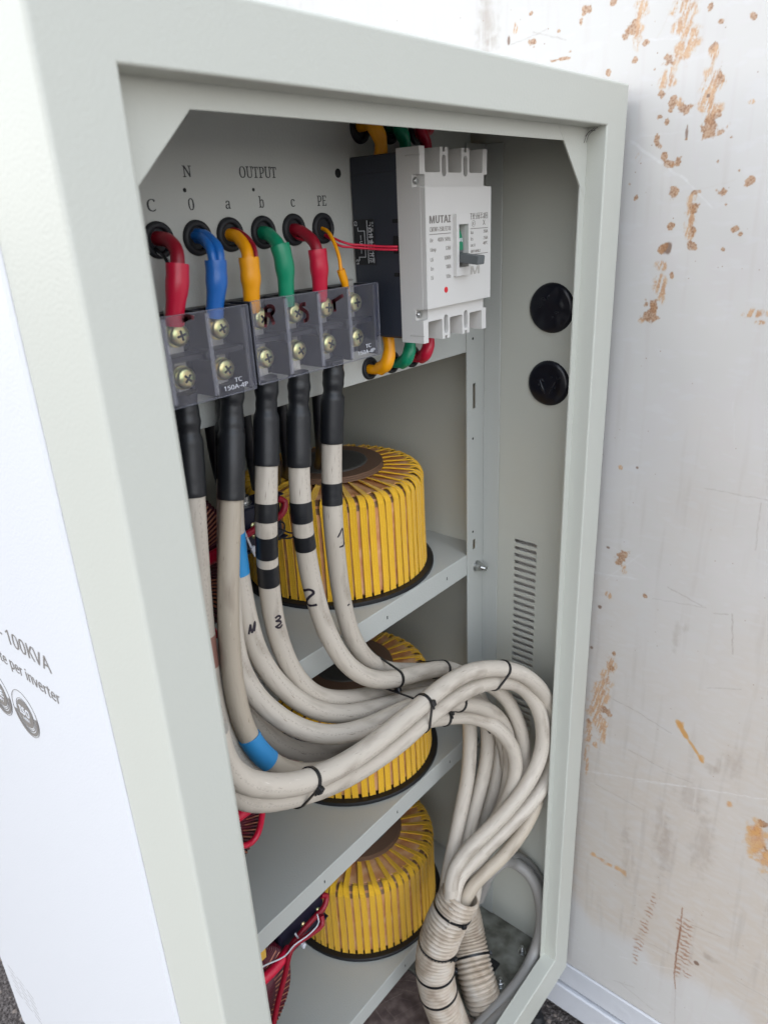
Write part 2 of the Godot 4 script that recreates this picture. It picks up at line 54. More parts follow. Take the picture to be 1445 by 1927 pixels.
const STAINS := [
	0.040,1.327,0.0140,0.0094,1, 0.039,1.312,0.0121,0.0113,1, 0.048,1.300,0.0090,0.0096,1, -0.004,1.332,0.0075,0.0097,1, -0.011,1.319,0.0055,0.0063,0, -0.017,1.312,0.0039,0.0055,0,
	-0.006,1.313,0.0054,0.0127,1, 0.069,1.290,0.0034,0.0039,0, 0.070,1.281,0.0044,0.0087,1, 0.072,1.262,0.0098,0.0116,1, 0.069,1.246,0.0090,0.0118,1, 0.073,1.237,0.0100,0.0100,1,
	0.074,1.222,0.0115,0.0078,0, 0.076,1.229,0.0070,0.0055,0, 0.077,1.265,0.0034,0.0071,0, 0.028,1.284,0.0063,0.0045,0, 0.040,1.290,0.0112,0.0098,1, 0.029,1.267,0.0084,0.0101,1,
	0.025,1.255,0.0043,0.0042,0, 0.035,1.246,0.0037,0.0065,0, 0.046,1.241,0.0073,0.0051,0, 0.043,1.247,0.0042,0.0037,1, 0.025,1.236,0.0032,0.0019,0, 0.031,1.231,0.0027,0.0043,0,
	0.024,1.213,0.0033,0.0068,0, 0.032,1.200,0.0027,0.0039,0, 0.036,1.192,0.0065,0.0034,0, 0.047,1.194,0.0043,0.0044,0, 0.038,1.190,0.0022,0.0015,0, 0.052,1.219,0.0010,0.0075,4,
	0.052,1.213,0.0016,0.0014,0, 0.044,1.165,0.0043,0.0055,0, 0.066,1.165,0.0047,0.0034,0, 0.065,1.140,0.0064,0.0226,1, 0.068,1.150,0.0042,0.0060,0, 0.067,1.114,0.0054,0.0046,0,
	0.068,1.130,0.0027,0.0061,0, 0.090,1.163,0.0040,0.0039,0, 0.097,1.152,0.0025,0.0019,0, 0.117,1.170,0.0034,0.0047,0, 0.095,1.211,0.0024,0.0018,0, 0.085,1.191,0.0020,0.0024,0,
	0.106,1.182,0.0015,0.0019,0, 0.109,1.239,0.0028,0.0018,1, 0.069,1.249,0.0015,0.0014,4, 0.044,1.112,0.0056,0.0063,4, 0.041,1.114,0.0034,0.0053,0, 0.100,1.110,0.0025,0.0020,0,
	0.110,1.129,0.0045,0.0024,0, 0.114,1.125,0.0020,0.0020,0, 0.045,1.134,0.0033,0.0031,0, 0.006,1.163,0.0023,0.0026,0, -0.002,1.176,0.0017,0.0015,0, 0.005,1.199,0.0028,0.0050,1,
	0.014,1.278,0.0021,0.0018,0, 0.003,1.302,0.0038,0.0027,0, -0.007,1.289,0.0033,0.0032,0, -0.034,1.282,0.0029,0.0029,0, -0.060,1.341,0.0047,0.0041,0, -0.067,1.332,0.0018,0.0028,0,
	-0.123,1.322,0.0045,0.0044,0, -0.089,1.302,0.0100,0.0015,0, -0.077,1.307,0.0031,0.0019,0, -0.125,1.349,0.0026,0.0019,0, -0.152,1.329,0.0020,0.0045,4, -0.144,1.340,0.0027,0.0069,1,
	-0.033,1.343,0.0034,0.0036,0, 0.064,1.322,0.0029,0.0042,0, 0.102,1.308,0.0032,0.0037,0, 0.074,1.308,0.0024,0.0021,0, 0.011,1.319,0.0021,0.0018,0, -0.092,1.328,0.0019,0.0014,0,
	-0.178,1.351,0.0125,0.0301,3, -0.173,1.329,0.0084,0.0081,3, -0.185,1.347,0.0098,0.0253,3, 0.039,1.094,0.0068,0.0075,1, 0.038,1.078,0.0057,0.0109,1, 0.032,1.044,0.0088,0.0090,0,
	0.035,1.053,0.0052,0.0078,0, 0.043,1.070,0.0046,0.0142,1, 0.027,1.055,0.0029,0.0045,0, 0.023,1.036,0.0036,0.0023,1, 0.040,1.112,0.0045,0.0042,0, 0.051,1.086,0.0022,0.0032,0,
	0.138,1.049,0.0109,0.0052,1, 0.120,1.092,0.0020,0.0020,0, 0.144,1.041,0.0059,0.0026,1, 0.023,0.747,0.0068,0.0131,0, 0.027,0.731,0.0041,0.0088,1, 0.005,0.755,0.0028,0.0022,4,
	0.057,0.702,0.0033,0.0044,0, -0.000,0.667,0.0029,0.0031,4, 0.010,0.688,0.0050,0.0054,1, -0.007,0.602,0.0023,0.0025,4, 0.013,0.863,0.0026,0.0027,1, 0.033,0.867,0.0019,0.0020,4,
	0.021,0.585,0.0073,0.0181,1, 0.017,0.560,0.0089,0.0184,1, 0.023,0.603,0.0036,0.0040,0, 0.023,0.581,0.0029,0.0041,0, 0.011,0.534,0.0120,0.0206,1, 0.005,0.509,0.0122,0.0228,1,
	0.018,0.509,0.0068,0.0078,0, 0.013,0.485,0.0107,0.0230,1, -0.002,0.461,0.0063,0.0236,1, 0.019,0.470,0.0053,0.0178,1, -0.003,0.482,0.0031,0.0045,0, 0.008,0.446,0.0039,0.0055,1,
	-0.005,0.420,0.0024,0.0131,1, -0.001,0.403,0.0024,0.0189,1, 0.119,0.533,0.0045,0.0064,2, 0.150,0.494,0.0031,0.0057,2, 0.190,0.443,0.0042,0.0049,2, 0.229,0.407,0.0148,0.0278,2,
	0.242,0.384,0.0124,0.0198,2, 0.224,0.422,0.0080,0.0114,2, 0.233,0.436,0.0056,0.0064,0, 0.240,0.399,0.0045,0.0057,0, 0.019,0.243,0.0050,0.0042,2, 0.032,0.241,0.0065,0.0041,2,
	0.045,0.240,0.0064,0.0041,2, 0.057,0.240,0.0063,0.0041,2, 0.069,0.239,0.0039,0.0051,2, 0.114,0.215,0.0044,0.0140,5, 0.110,0.190,0.0059,0.0143,5, 0.106,0.153,0.0068,0.0168,5,
	0.101,0.115,0.0069,0.0173,5, 0.099,0.085,0.0047,0.0154,5, 0.152,0.200,0.0042,0.0159,5, 0.163,0.199,0.0096,0.0197,5, 0.164,0.167,0.0097,0.0181,5, 0.166,0.141,0.0098,0.0184,5,
	0.161,0.114,0.0043,0.0167,5, 0.173,0.113,0.0070,0.0104,5, 0.204,0.166,0.0118,0.0059,3, 0.184,0.143,0.0041,0.0040,4, 0.196,0.166,0.0066,0.0079,3, 0.162,0.485,0.0086,0.0081,3,
	0.171,0.494,0.0048,0.0143,3, 0.121,0.318,0.0112,0.0560,3, 0.110,0.350,0.0098,0.0551,3, 0.167,0.358,0.0154,0.0529,3, 0.072,0.264,0.0092,0.0398,3, 0.064,0.311,0.0068,0.0252,3,
	0.145,0.428,0.0194,0.0255,3, 0.188,0.504,0.0105,0.0234,3, 0.100,0.656,0.0050,0.0192,3, 0.111,0.675,0.0037,0.0072,3,
]
const SCRATCHES := [
	0.116,0.536,0.128,0.519,0.0070,4,
	0.128,0.519,0.153,0.490,0.0040,4,
	0.029,0.533,0.065,0.527,0.0012,0,
	0.065,0.527,0.110,0.514,0.0012,0,
	0.057,0.460,0.105,0.454,0.0012,0,
	0.014,0.376,0.086,0.369,0.0010,0,
	0.112,0.857,0.178,0.856,0.0010,0,
	0.170,0.209,0.213,0.217,0.0012,0,
	0.237,0.153,0.278,0.152,0.0010,0,
	0.096,0.126,0.149,0.131,0.0010,0,
	0.155,0.231,0.156,0.193,0.0016,5,
	0.156,0.193,0.156,0.150,0.0028,5,
	0.156,0.150,0.157,0.099,0.0022,5,
	0.157,0.099,0.162,0.068,0.0016,5,
	0.162,0.068,0.168,-0.004,0.0010,0,
	0.144,0.601,0.183,0.615,0.0010,0,
	0.160,0.711,0.167,0.659,0.0014,0,
	0.171,0.852,0.173,0.796,0.0010,0,
	-0.003,0.391,0.232,0.474,0.0022,1,
	-0.005,1.217,0.057,1.175,0.0030,1,
	0.057,1.175,0.085,1.149,0.0020,1,
	-0.025,0.712,0.047,0.722,0.0020,1,
	0.051,0.760,0.006,0.710,0.0015,1,
	0.074,0.415,0.137,0.441,0.0020,1,
	0.007,1.304,0.053,1.299,0.0015,1,
	0.084,0.722,0.126,0.710,0.0012,0,
	-0.149,1.324,-0.104,1.331,0.0008,0,
	0.075,0.064,0.173,0.113,0.0020,1,
	0.014,0.111,0.141,0.120,0.0012,1,
]

var M := {}                  # materials
var taken := {}              # names in use per parent
var rng := RandomNumberGenerator.new()


# ---------------------------------------------------------------- mesh building
class Shape:
	var v := PackedVector3Array()
	var n := PackedVector3Array()
	var t := PackedVector2Array()

	func tri(a: Vector3, b: Vector3, c: Vector3, na: Vector3, nb: Vector3, nc: Vector3, ta := Vector2.ZERO, tb := Vector2.ZERO, tc := Vector2.ZERO) -> void:
		if (b - a).cross(c - a).dot(na + nb + nc) > 0.0:
			v.append_array([a, c, b])
			n.append_array([na, nc, nb])
			t.append_array([ta, tc, tb])
		else:
			v.append_array([a, b, c])
			n.append_array([na, nb, nc])
			t.append_array([ta, tb, tc])

	func quad(a: Vector3, b: Vector3, c: Vector3, d: Vector3, nn: Vector3, ta := Vector2.ZERO, tb := Vector2.ZERO, tc := Vector2.ZERO, td := Vector2.ZERO) -> void:
		tri(a, b, c, nn, nn, nn, ta, tb, tc)
		tri(a, c, d, nn, nn, nn, ta, tc, td)

	# a box from corner lo to corner hi with chamfered edges
	func box(lo: Vector3, hi: Vector3, b := 0.0, x := Transform3D()) -> void:
		var c := (lo + hi) / 2.0
		var h := (hi - lo).abs() / 2.0
		b = minf(b, minf(h.x, minf(h.y, h.z)) * 0.9)
		var at := func(s: Vector3, axis: int) -> Vector3:
			var p := Vector3(s.x * (h.x - b), s.y * (h.y - b), s.z * (h.z - b))
			p[axis] = s[axis] * h[axis]
			return x * (c + p)
		for axis in 3:
			var j := (axis + 1) % 3
			var k := (axis + 2) % 3
			for s in [-1.0, 1.0]:
				var q := []
				for e in [[-1.0, -1.0], [1.0, -1.0], [1.0, 1.0], [-1.0, 1.0]]:
					var g := Vector3.ZERO
					g[axis] = s
					g[j] = e[0]
					g[k] = e[1]
					q.append(at.call(g, axis))
				var nn := Vector3.ZERO
				nn[axis] = s
				quad(q[0], q[1], q[2], q[3], (x.basis * nn).normalized())
				if b > 0.0:
					for s2 in [-1.0, 1.0]:      # the edge along k between faces axis and j
						var lo_ := Vector3.ZERO
						lo_[axis] = s
						lo_[j] = s2
						lo_[k] = -1.0
						var hi_ := lo_
						hi_[k] = 1.0
						var ne := Vector3.ZERO
						ne[axis] = s
						ne[j] = s2
						quad(at.call(lo_, axis), at.call(hi_, axis), at.call(hi_, j), at.call(lo_, j), (x.basis * ne).normalized())
		if b > 0.0:
			for sx in [-1.0, 1.0]:
				for sy in [-1.0, 1.0]:
					for sz in [-1.0, 1.0]:
						var g := Vector3(sx, sy, sz)
						var ng := (x.basis * g).normalized()
						tri(at.call(g, 0), at.call(g, 1), at.call(g, 2), ng, ng, ng)

	# a swept tube; radii may be one number or one per point
	func tube(p: PackedVector3Array, radii, segs := 16, caps := true, flat := 1.0, around := 1.0) -> void:
		var m := p.size()
		var up := Vector3.UP if absf((p[1] - p[0]).normalized().y) < 0.9 else Vector3.RIGHT
		var rings := []
		var norms := []
		var along := PackedFloat32Array()
		var len_ := 0.0
		for i in m:
			if i > 0:
				len_ += p[i].distance_to(p[i - 1])
			along.append(len_)
			var d: Vector3 = (p[mini(i + 1, m - 1)] - p[maxi(i - 1, 0)]).normalized()
			var a := (up - d * up.dot(d)).normalized()
			up = a
			var b := d.cross(a)
			var r: float = radii if radii is float else radii[i]
			var ring := PackedVector3Array()
			var nr := PackedVector3Array()
			for s in segs + 1:
				var w := TAU * s / segs
				var o := a * cos(w) + b * (sin(w) * flat)
				ring.append(p[i] + o * r)
				nr.append((a * cos(w) + b * (sin(w) / flat)).normalized())
			rings.append(ring)
			norms.append(nr)
		# normals that follow a changing radius
		if not radii is float:
			for i in m:
				var i0 := maxi(i - 1, 0)
				var i1 := mini(i + 1, m - 1)
				var slope: float = (radii[i1] - radii[i0]) / maxf(along[i1] - along[i0], 1e-6)
				var d2: Vector3 = (p[i1] - p[i0]).normalized()
				for s in segs + 1:
					norms[i][s] = (norms[i][s] - d2 * slope).normalized()
		for i in m - 1:
			for s in segs:
				var u0 := around * s / segs
				var u1 := around * (s + 1) / segs
				tri(rings[i][s], rings[i][s + 1], rings[i + 1][s + 1], norms[i][s], norms[i][s + 1], norms[i + 1][s + 1], Vector2(u0, along[i]), Vector2(u1, along[i]), Vector2(u1, along[i + 1]))
				tri(rings[i][s], rings[i + 1][s + 1], rings[i + 1][s], norms[i][s], norms[i + 1][s + 1], norms[i + 1][s], Vector2(u0, along[i]), Vector2(u1, along[i + 1]), Vector2(u0, along[i + 1]))
		if caps:
			for e in [0, m - 1]:
				var dn: Vector3 = (p[1] - p[0]).normalized() * -1.0 if e == 0 else (p[m - 1] - p[m - 2]).normalized()
				for s in segs:
					tri(p[e], rings[e][s], rings[e][s + 1], dn, dn, dn)

	# turned round an axis: profile of (radius, height) along local y
	func lathe(profile: Array, segs := 32, x := Transform3D(), smooth := false) -> void:
		var k := profile.size()
		for i in k - 1:
			var a: Vector2 = profile[i]
			var b: Vector2 = profile[i + 1]
			var d := (b - a).normalized()
			var n0 := Vector2(d.y, -d.x)
			var n1 := n0
			if smooth:
				if i > 0:
					var d0: Vector2 = (a - profile[i - 1]).normalized() + d
					n0 = Vector2(d0.y, -d0.x).normalized()
				if i < k - 2:
					var d1: Vector2 = (profile[i + 2] - b).normalized() + d
					n1 = Vector2(d1.y, -d1.x).normalized()
			for s in segs:
				var w0 := TAU * s / segs
				var w1 := TAU * (s + 1) / segs
				var e0 := Vector3(cos(w0), 0, sin(w0))
				var e1 := Vector3(cos(w1), 0, sin(w1))
				var p := [e0 * a.x + Vector3.UP * a.y, e1 * a.x + Vector3.UP * a.y, e1 * b.x + Vector3.UP * b.y, e0 * b.x + Vector3.UP * b.y]
				var q := [e0 * n0.x + Vector3.UP * n0.y, e1 * n0.x + Vector3.UP * n0.y, e1 * n1.x + Vector3.UP * n1.y, e0 * n1.x + Vector3.UP * n1.y]
				for f in 4:
					p[f] = x * p[f]
					q[f] = (x.basis * q[f]).normalized()
				var uv := [Vector2(float(s) / segs, a.y), Vector2(float(s + 1) / segs, a.y), Vector2(float(s + 1) / segs, b.y), Vector2(float(s) / segs, b.y)]
				if a.x > 1e-6:
					tri(p[0], p[1], p[2], q[0], q[1], q[2], uv[0], uv[1], uv[2])
				if b.x > 1e-6:
					tri(p[0], p[2], p[3], q[0], q[2], q[3], uv[0], uv[2], uv[3])

	# a flat outline in x and y, from z0 to z1
	func prism(outline: PackedVector2Array, z0: float, z1: float, x := Transform3D()) -> void:
		var f := Geometry2D.triangulate_polygon(outline)
		for s in [[z0, -1.0], [z1, 1.0]]:
			var nn := (x.basis * Vector3(0, 0, s[1])).normalized()
			for i in range(0, f.size(), 3):
				var a := outline[f[i]]
				var b := outline[f[i + 1]]
				var c := outline[f[i + 2]]
				tri(x * Vector3(a.x, a.y, s[0]), x * Vector3(b.x, b.y, s[0]), x * Vector3(c.x, c.y, s[0]), nn, nn, nn)
		var sign_ := 1.0
		var area := 0.0
		for i in outline.size():
			area += outline[i].cross(outline[(i + 1) % outline.size()])
		if area < 0:
			sign_ = -1.0
		for i in outline.size():
			var a := outline[i]
			var b := outline[(i + 1) % outline.size()]
			var nn := (x.basis * Vector3(b.y - a.y, a.x - b.x, 0) * sign_).normalized()
			quad(x * Vector3(a.x, a.y, z0), x * Vector3(b.x, b.y, z0), x * Vector3(b.x, b.y, z1), x * Vector3(a.x, a.y, z1), nn)

	# a pen stroke on a surface: points with normals, a ribbon that stands a hair proud
	func stroke(p: PackedVector3Array, nn: PackedVector3Array, width: float, lift: float) -> void:
		for i in p.size() - 1:
			var d := (p[i + 1] - p[i]).normalized()
			var s0 := d.cross(nn[i]).normalized() * width / 2.0
			var s1 := d.cross(nn[i + 1]).normalized() * width / 2.0
			var e := d * width * 0.35
			var a := p[i] - e + nn[i] * lift
			var b := p[i + 1] + e + nn[i + 1] * lift
			quad(a - s0, a + s0, b + s1, b - s1, nn[i])
			var lower := -nn[i] * lift * 0.8
			quad(a - s0 + lower, a + s0 + lower, a + s0, a - s0, -d)
			quad(b - s1 + lower, b + s1 + lower, b + s1, b - s1, d)

	func mesh() -> ArrayMesh:
		var a := []
		a.resize(Mesh.ARRAY_MAX)
		a[Mesh.ARRAY_VERTEX] = v
		a[Mesh.ARRAY_NORMAL] = n
		a[Mesh.ARRAY_TEX_UV] = t
		var m := ArrayMesh.new()
		m.add_surface_from_arrays(Mesh.PRIMITIVE_TRIANGLES, a)
		return m


func named(parent: Node, called: String) -> String:
	var key := str(parent.get_instance_id()) + called
	var k: int = taken.get(key, 0)
	taken[key] = k + 1
	return called if k == 0 else "%s_%03d" % [called, k]


func obj(called: String, shape, m: Material, parent: Node = self, x := Transform3D()) -> MeshInstance3D:
	var o := MeshInstance3D.new()
	o.name = named(parent, called)
	o.mesh = shape.mesh() if shape is Shape else shape
	o.material_override = m
	o.transform = x
	parent.add_child(o, true)
	return o


func tag(o: Node, label: String, category := "", group := "", kind := "") -> Node:
	if label:
		o.set_meta("label", label)
	if category:
		o.set_meta("category", category)
	if group:
		o.set_meta("group", group)
	if kind:
		o.set_meta("kind", kind)
	return o


func thing(called: String, label: String, category: String, at := Vector3.ZERO, group := "") -> Node3D:
	var o := Node3D.new()
	o.name = named(self, called)
	o.position = at
	add_child(o, true)
	tag(o, label, category, group)
	return o


func stuff(o: Node) -> Node:
	o.set_meta("kind", "stuff")
	return o


func vec(flat: Array) -> PackedVector3Array:
	var out := PackedVector3Array()
	for i in range(0, flat.size(), 3):
		out.append(Vector3(flat[i], flat[i + 1], flat[i + 2]))
	return out


# a smooth path through points, with points every «step» metres
func path(p: PackedVector3Array, step: float) -> PackedVector3Array:
	var c := PackedVector3Array([p[0] * 2 - p[1]])
	c.append_array(p)
	c.append(p[-1] * 2 - p[-2])
	var fine := PackedVector3Array()
	for i in range(1, c.size() - 2):
		for k in 8:
			fine.append(c[i].cubic_interpolate(c[i + 1], c[i - 1], c[i + 2], k / 8.0))
	fine.append(p[-1])
	return spaced(fine, step)


func spaced(fine: PackedVector3Array, step: float) -> PackedVector3Array:
	var total := 0.0
	for i in fine.size() - 1:
		total += fine[i].distance_to(fine[i + 1])
	var m := maxi(2, roundi(total / step))
	var out := PackedVector3Array([fine[0]])
	var i := 0
	var gone := 0.0
	for k in range(1, m):
		var want := total * k / m
		while i < fine.size() - 2 and gone + fine[i].distance_to(fine[i + 1]) < want:
			gone += fine[i].distance_to(fine[i + 1])
			i += 1
		var d := fine[i].distance_to(fine[i + 1])
		out.append(fine[i].lerp(fine[i + 1], (want - gone) / maxf(d, 1e-9)))
	out.append(fine[-1])
	return out


func part_of(p: PackedVector3Array, f0: float, f1: float) -> PackedVector3Array:
	var out := PackedVector3Array()
	var m := p.size() - 1
	var at := func(f: float) -> Vector3:
		var i := mini(int(f * m), m - 1)
		return p[i].lerp(p[i + 1], f * m - i)
	out.append(at.call(f0))
	for i in range(ceili(f0 * m + 0.15), floori(f1 * m - 0.15) + 1):
		out.append(p[i])
	out.append(at.call(f1))
	return out


func rounded(p: Vector2, q: Vector2, r: float, steps := 4) -> PackedVector2Array:
	var o := PackedVector2Array()
	for c in [[q.x - r, q.y - r, 0.0], [p.x + r, q.y - r, 0.25], [p.x + r, p.y + r, 0.5], [q.x - r, p.y + r, 0.75]]:
		for k in steps + 1:
			var w: float = TAU * (c[2] + 0.25 * k / steps)
			o.append(Vector2(c[0] + r * cos(w), c[1] + r * sin(w)))
	return o


# lettering: fitted into width × height, its lower left (or centre) at «at», in the plane of «basis» (x along the line, y up, z out)
func letters(text: String, font_name: String, at: Vector3, width: float, height: float, m: Material, parent: Node, basis := Basis(), centred := false, bold := false) -> MeshInstance3D:
	var f := SystemFont.new()
	f.font_names = PackedStringArray([font_name])
	f.font_weight = 700 if bold else 400
	var tm := TextMesh.new()
	tm.font = f
	tm.text = text
	tm.font_size = 64
	tm.pixel_size = 0.01
	tm.depth = 0.02
	tm.curve_step = 2.0
	var box := tm.get_aabb()
	var sx := width / maxf(box.size.x, 1e-5)
	var sy := height / maxf(box.size.y, 1e-5)
	if width <= 0.0:
		sx = sy
	var sz := 0.0003 / 0.02
	var b := Basis(basis.x * sx, basis.y * sy, basis.z * sz)
	var o := Vector3(box.position.x, box.position.y, box.position.z)
	if centred:
		o.x += box.size.x / 2.0
	return obj("lettering", tm, m, parent, Transform3D(b, at - b * o))


# ---------------------------------------------------------------- materials
func srgb(hex: String) -> Color:
	return Color(hex)


func mat(called: String, hex: String, rough := 0.5, metal := 0.0, spec := 0.5) -> StandardMaterial3D:
	var m := StandardMaterial3D.new()
	m.resource_name = called
	m.albedo_color = Color(hex)
	m.roughness = rough
	m.metallic = metal
	m.metallic_specular = spec
	M[called] = m
	return m


func noise(freq: float, seed_: int, octaves := 3, kind := FastNoiseLite.TYPE_SIMPLEX_SMOOTH) -> FastNoiseLite:
	var f := FastNoiseLite.new()
	f.noise_type = kind
	f.seed = seed_
	f.frequency = freq
	f.fractal_octaves = octaves
	return f


func noise_tex(freq: float, seed_: int, size := 256, normal := 0.0, ramp := [], octaves := 3, kind := FastNoiseLite.TYPE_SIMPLEX_SMOOTH) -> NoiseTexture2D:
	var t := NoiseTexture2D.new()
	t.width = size
	t.height = size
	t.seamless = true
	t.noise = noise(freq, seed_, octaves, kind)
	if normal > 0.0:
		t.as_normal_map = true
		t.bump_strength = normal
	if ramp:
		var g := Gradient.new()
		g.offsets = PackedFloat32Array(ramp[0])
		var c := PackedColorArray()
		for h in ramp[1]:
			c.append(Color(h))
		g.colors = c
		t.color_ramp = g
	return t


func bumpy(m: StandardMaterial3D, tex: Texture2D, per_metre: float, strength: float) -> void:
	m.normal_enabled = true
	m.normal_texture = tex
	m.normal_scale = strength
	m.uv1_triplanar = true
	m.uv1_scale = Vector3.ONE * per_metre


func cable_image() -> Image:
	var w := 256
	var h := 1024
	var im := Image.create(w, h, false, Image.FORMAT_RGB8)
	var big := noise(0.012, 21, 3)
	var fine := noise(0.08, 22, 2)
	for y in h:
		for x in w:
			var a := TAU * x / w
			var c := 40.0 * cos(a)
			var s := 40.0 * sin(a)
			var g := big.get_noise_3d(c, s, y * 0.55)
			var f := fine.get_noise_3d(c, s, y * 0.15)
			var dirt := clampf((g - 0.1) * 1.5, 0.0, 1.0) * 0.5 + clampf(f - 0.34, 0.0, 1.0) * 0.35
			var c0 := Color(0.735, 0.70, 0.65).lerp(Color(0.50, 0.455, 0.405), clampf(dirt, 0.0, 1.0))
			im.set_pixel(x, y, c0)
	var r := RandomNumberGenerator.new()
	r.seed = 5
	for k in 210:       # scuffs along the cable
		var x := r.randi_range(0, w - 1)
		var y := r.randi_range(0, h - 1)
		var l := r.randi_range(2, 26)
		var dark := Color(0.3, 0.24, 0.19) if r.randf() < 0.6 else Color(0.9, 0.87, 0.83)
		var a := r.randf_range(0.25, 0.75)
		var wx := 1 if r.randf() < 0.7 else 2
		for i in l:
			for j in wx:
				var px := (x + j + int(i * 0.12)) % w
				var py := (y + i) % h
				im.set_pixel(px, py, im.get_pixel(px, py).lerp(dark, a * (1.0 - absf(2.0 * i / l - 1.0))))
	for k in 90:        # faint worn printing along the cable, too rubbed to read
		var y0 := k * 11 + r.randi_range(0, 3)
		for i in 7:
			var q := Vector2i(60 + r.randi_range(0, 7), (y0 + r.randi_range(0, 6)) % h)
			for j in r.randi_range(1, 3):
				im.set_pixel(q.x, (q.y + j) % h, im.get_pixel(q.x, (q.y + j) % h).lerp(Color(0.4, 0.36, 0.32), 0.4))
	return im


func wall_image() -> Image:
	# 1 mm a pixel: u runs with z from -0.65 to 0.45, v runs down from y 1.59 to -0.01
	var w := 1100
	var h := 1600
	var im := Image.create(w, h, false, Image.FORMAT_RGB8)
	var big := noise(0.004, 31, 4)
	var mid := noise(0.03, 32, 3)
	var streak := noise(0.02, 33, 3)
	for y in h:
		for x in w:
			var b := big.get_noise_2d(x, y)
			var s := mid.get_noise_2d(x * 0.7, y * 2.0)
			var t := streak.get_noise_2d(x * 2.6, y * 0.22)
			var c := Color(0.72, 0.71, 0.70)
			var low := smoothstep(500.0, 1500.0, y + 260.0 * b)                     # grimier and warmer low down, where things rub
			low *= 1.0 - smoothstep(-12.0, 30.0, y + 40.0 * mid.get_noise_2d(x * 0.3, 5.0) - 1462.0 - 0.09 * (x - 650.0))
			c = c.lerp(Color(0.70, 0.66, 0.615), clampf(low * (0.75 + 0.6 * s), 0.0, 1.0))
			c = c.lerp(Color(0.62, 0.585, 0.555), clampf(t * 1.3 - 0.3, 0.0, 1.0) * (0.2 + 0.5 * low))
			c = c.lerp(Color(0.74, 0.74, 0.745), clampf(s * 1.2 - 0.3, 0.0, 0.3))
			im.set_pixel(x, y, c)
	var edge := noise(0.07, 34, 4)
	var grain := noise(0.35, 35, 2)
	var scrape := noise(0.11, 36, 3)
	for i in range(0, STAINS.size(), 5):
		var cx: float = (STAINS[i] + 0.65) * 1000.0
		var cy: float = (1.59 - STAINS[i + 1]) * 1000.0
		var rx: float = maxf(STAINS[i + 2] * 1000.0, 1.5)
		var ry: float = maxf(STAINS[i + 3] * 1000.0, 1.5)
		var kind := int(STAINS[i + 4])
		for y in range(maxi(0, int(cy - ry * 1.5)), mini(h, int(cy + ry * 1.5) + 2)):
			for x in range(maxi(0, int(cx - rx * 1.5)), mini(w, int(cx + rx * 1.5) + 2)):
				var q := Vector2((x - cx) / rx, (y - cy) / ry).length()
				var e := edge.get_noise_2d(x, y) * 1.5
				var g := grain.get_noise_2d(x, y)
				var a := 0.0
				var c := Color.WHITE
				match kind:
					0:
						a = smoothstep(0.16, -0.14, q + e * 0.75 + scrape.get_noise_2d(x * 0.9, y * 0.6) * 0.45 - 0.88) * clampf(0.74 + g * 0.3, 0.0, 0.9)
						c = Color(0.63, 0.475, 0.345).lerp(Color(0.50, 0.36, 0.26), clampf(0.5 + g + e * 0.5, 0.0, 1.0))
					1:
						var sc := scrape.get_noise_2d(x * 2.2 + y * 0.5, y * 0.35)
						a = smoothstep(0.3, -0.3, q + e * 0.5 - 0.88) * clampf(0.62 + sc * 1.7 + g * 0.4, 0.0, 0.9)
						c = Color(0.71, 0.58, 0.455).lerp(Color(0.64, 0.485, 0.36), clampf(0.5 + e + g, 0.0, 1.0))
					2:
						a = smoothstep(0.6, -0.5, q + e * 0.6 - 0.75) * 0.6
						c = Color(0.74, 0.54, 0.31).lerp(Color(0.67, 0.41, 0.22), clampf(0.4 + e + g, 0.0, 1.0))
					3:
						a = smoothstep(0.6, -0.6, q + e * 0.5 - 0.75) * clampf(0.3 + streak.get_noise_2d(x * 5.0, y * 0.5) * 0.5, 0.0, 0.28)
						c = Color(0.55, 0.50, 0.46)
					4:
						a = smoothstep(0.2, -0.2, q + e * 0.3 - 0.9) * 0.8
						c = Color(0.42, 0.33, 0.28)
					5:
						var rung := clampf(sin(y * 0.75 + e * 2.0) * 1.4 + g, 0.0, 1.0)
						a = smoothstep(0.5, -0.4, q + e * 0.4 - 0.8) * rung * 0.75
						c = Color(0.56, 0.42, 0.34)
				if a > 0.003:
					im.set_pixel(x, y, im.get_pixel(x, y).lerp(c, clampf(a, 0.0, 1.0)))
	var r := RandomNumberGenerator.new()
	r.seed = 9
	var lines: Array = SCRATCHES.duplicate()
	for k in 130:        # fine random scratches
		var z := r.randf_range(-0.6, 0.42)
		var y := r.randf_range(0.0, 1.55)
		var l := r.randf_range(0.01, 0.07)
		var w2 := r.randf_range(0.0, TAU) if r.randf() < 0.3 else r.randf_range(-0.4, 0.4)
		lines.append_array([z, y, z + l * cos(w2), y + l * sin(w2), r.randf_range(0.0006, 0.0012), [0, 1, 1, 2][r.randi_range(0, 3)]])
	for i in range(0, lines.size(), 6):
		var a := Vector2((lines[i] + 0.65) * 1000.0, (1.59 - lines[i + 1]) * 1000.0)
		var b := Vector2((lines[i + 2] + 0.65) * 1000.0, (1.59 - lines[i + 3]) * 1000.0)
		var wd: float = lines[i + 4] * 1000.0
		var kind := int(lines[i + 5])
		var c: Color = {0: Color(0.40, 0.33, 0.29), 1: Color(0.80, 0.80, 0.80), 4: Color(0.72, 0.54, 0.32), 2: Color(0.7, 0.63, 0.57), 5: Color(0.50, 0.35, 0.27)}[kind]
		var al: float = {0: 0.2, 1: 0.22, 2: 0.16, 4: 0.38, 5: 0.6}[kind]
		var steps := maxi(2, int(a.distance_to(b)))
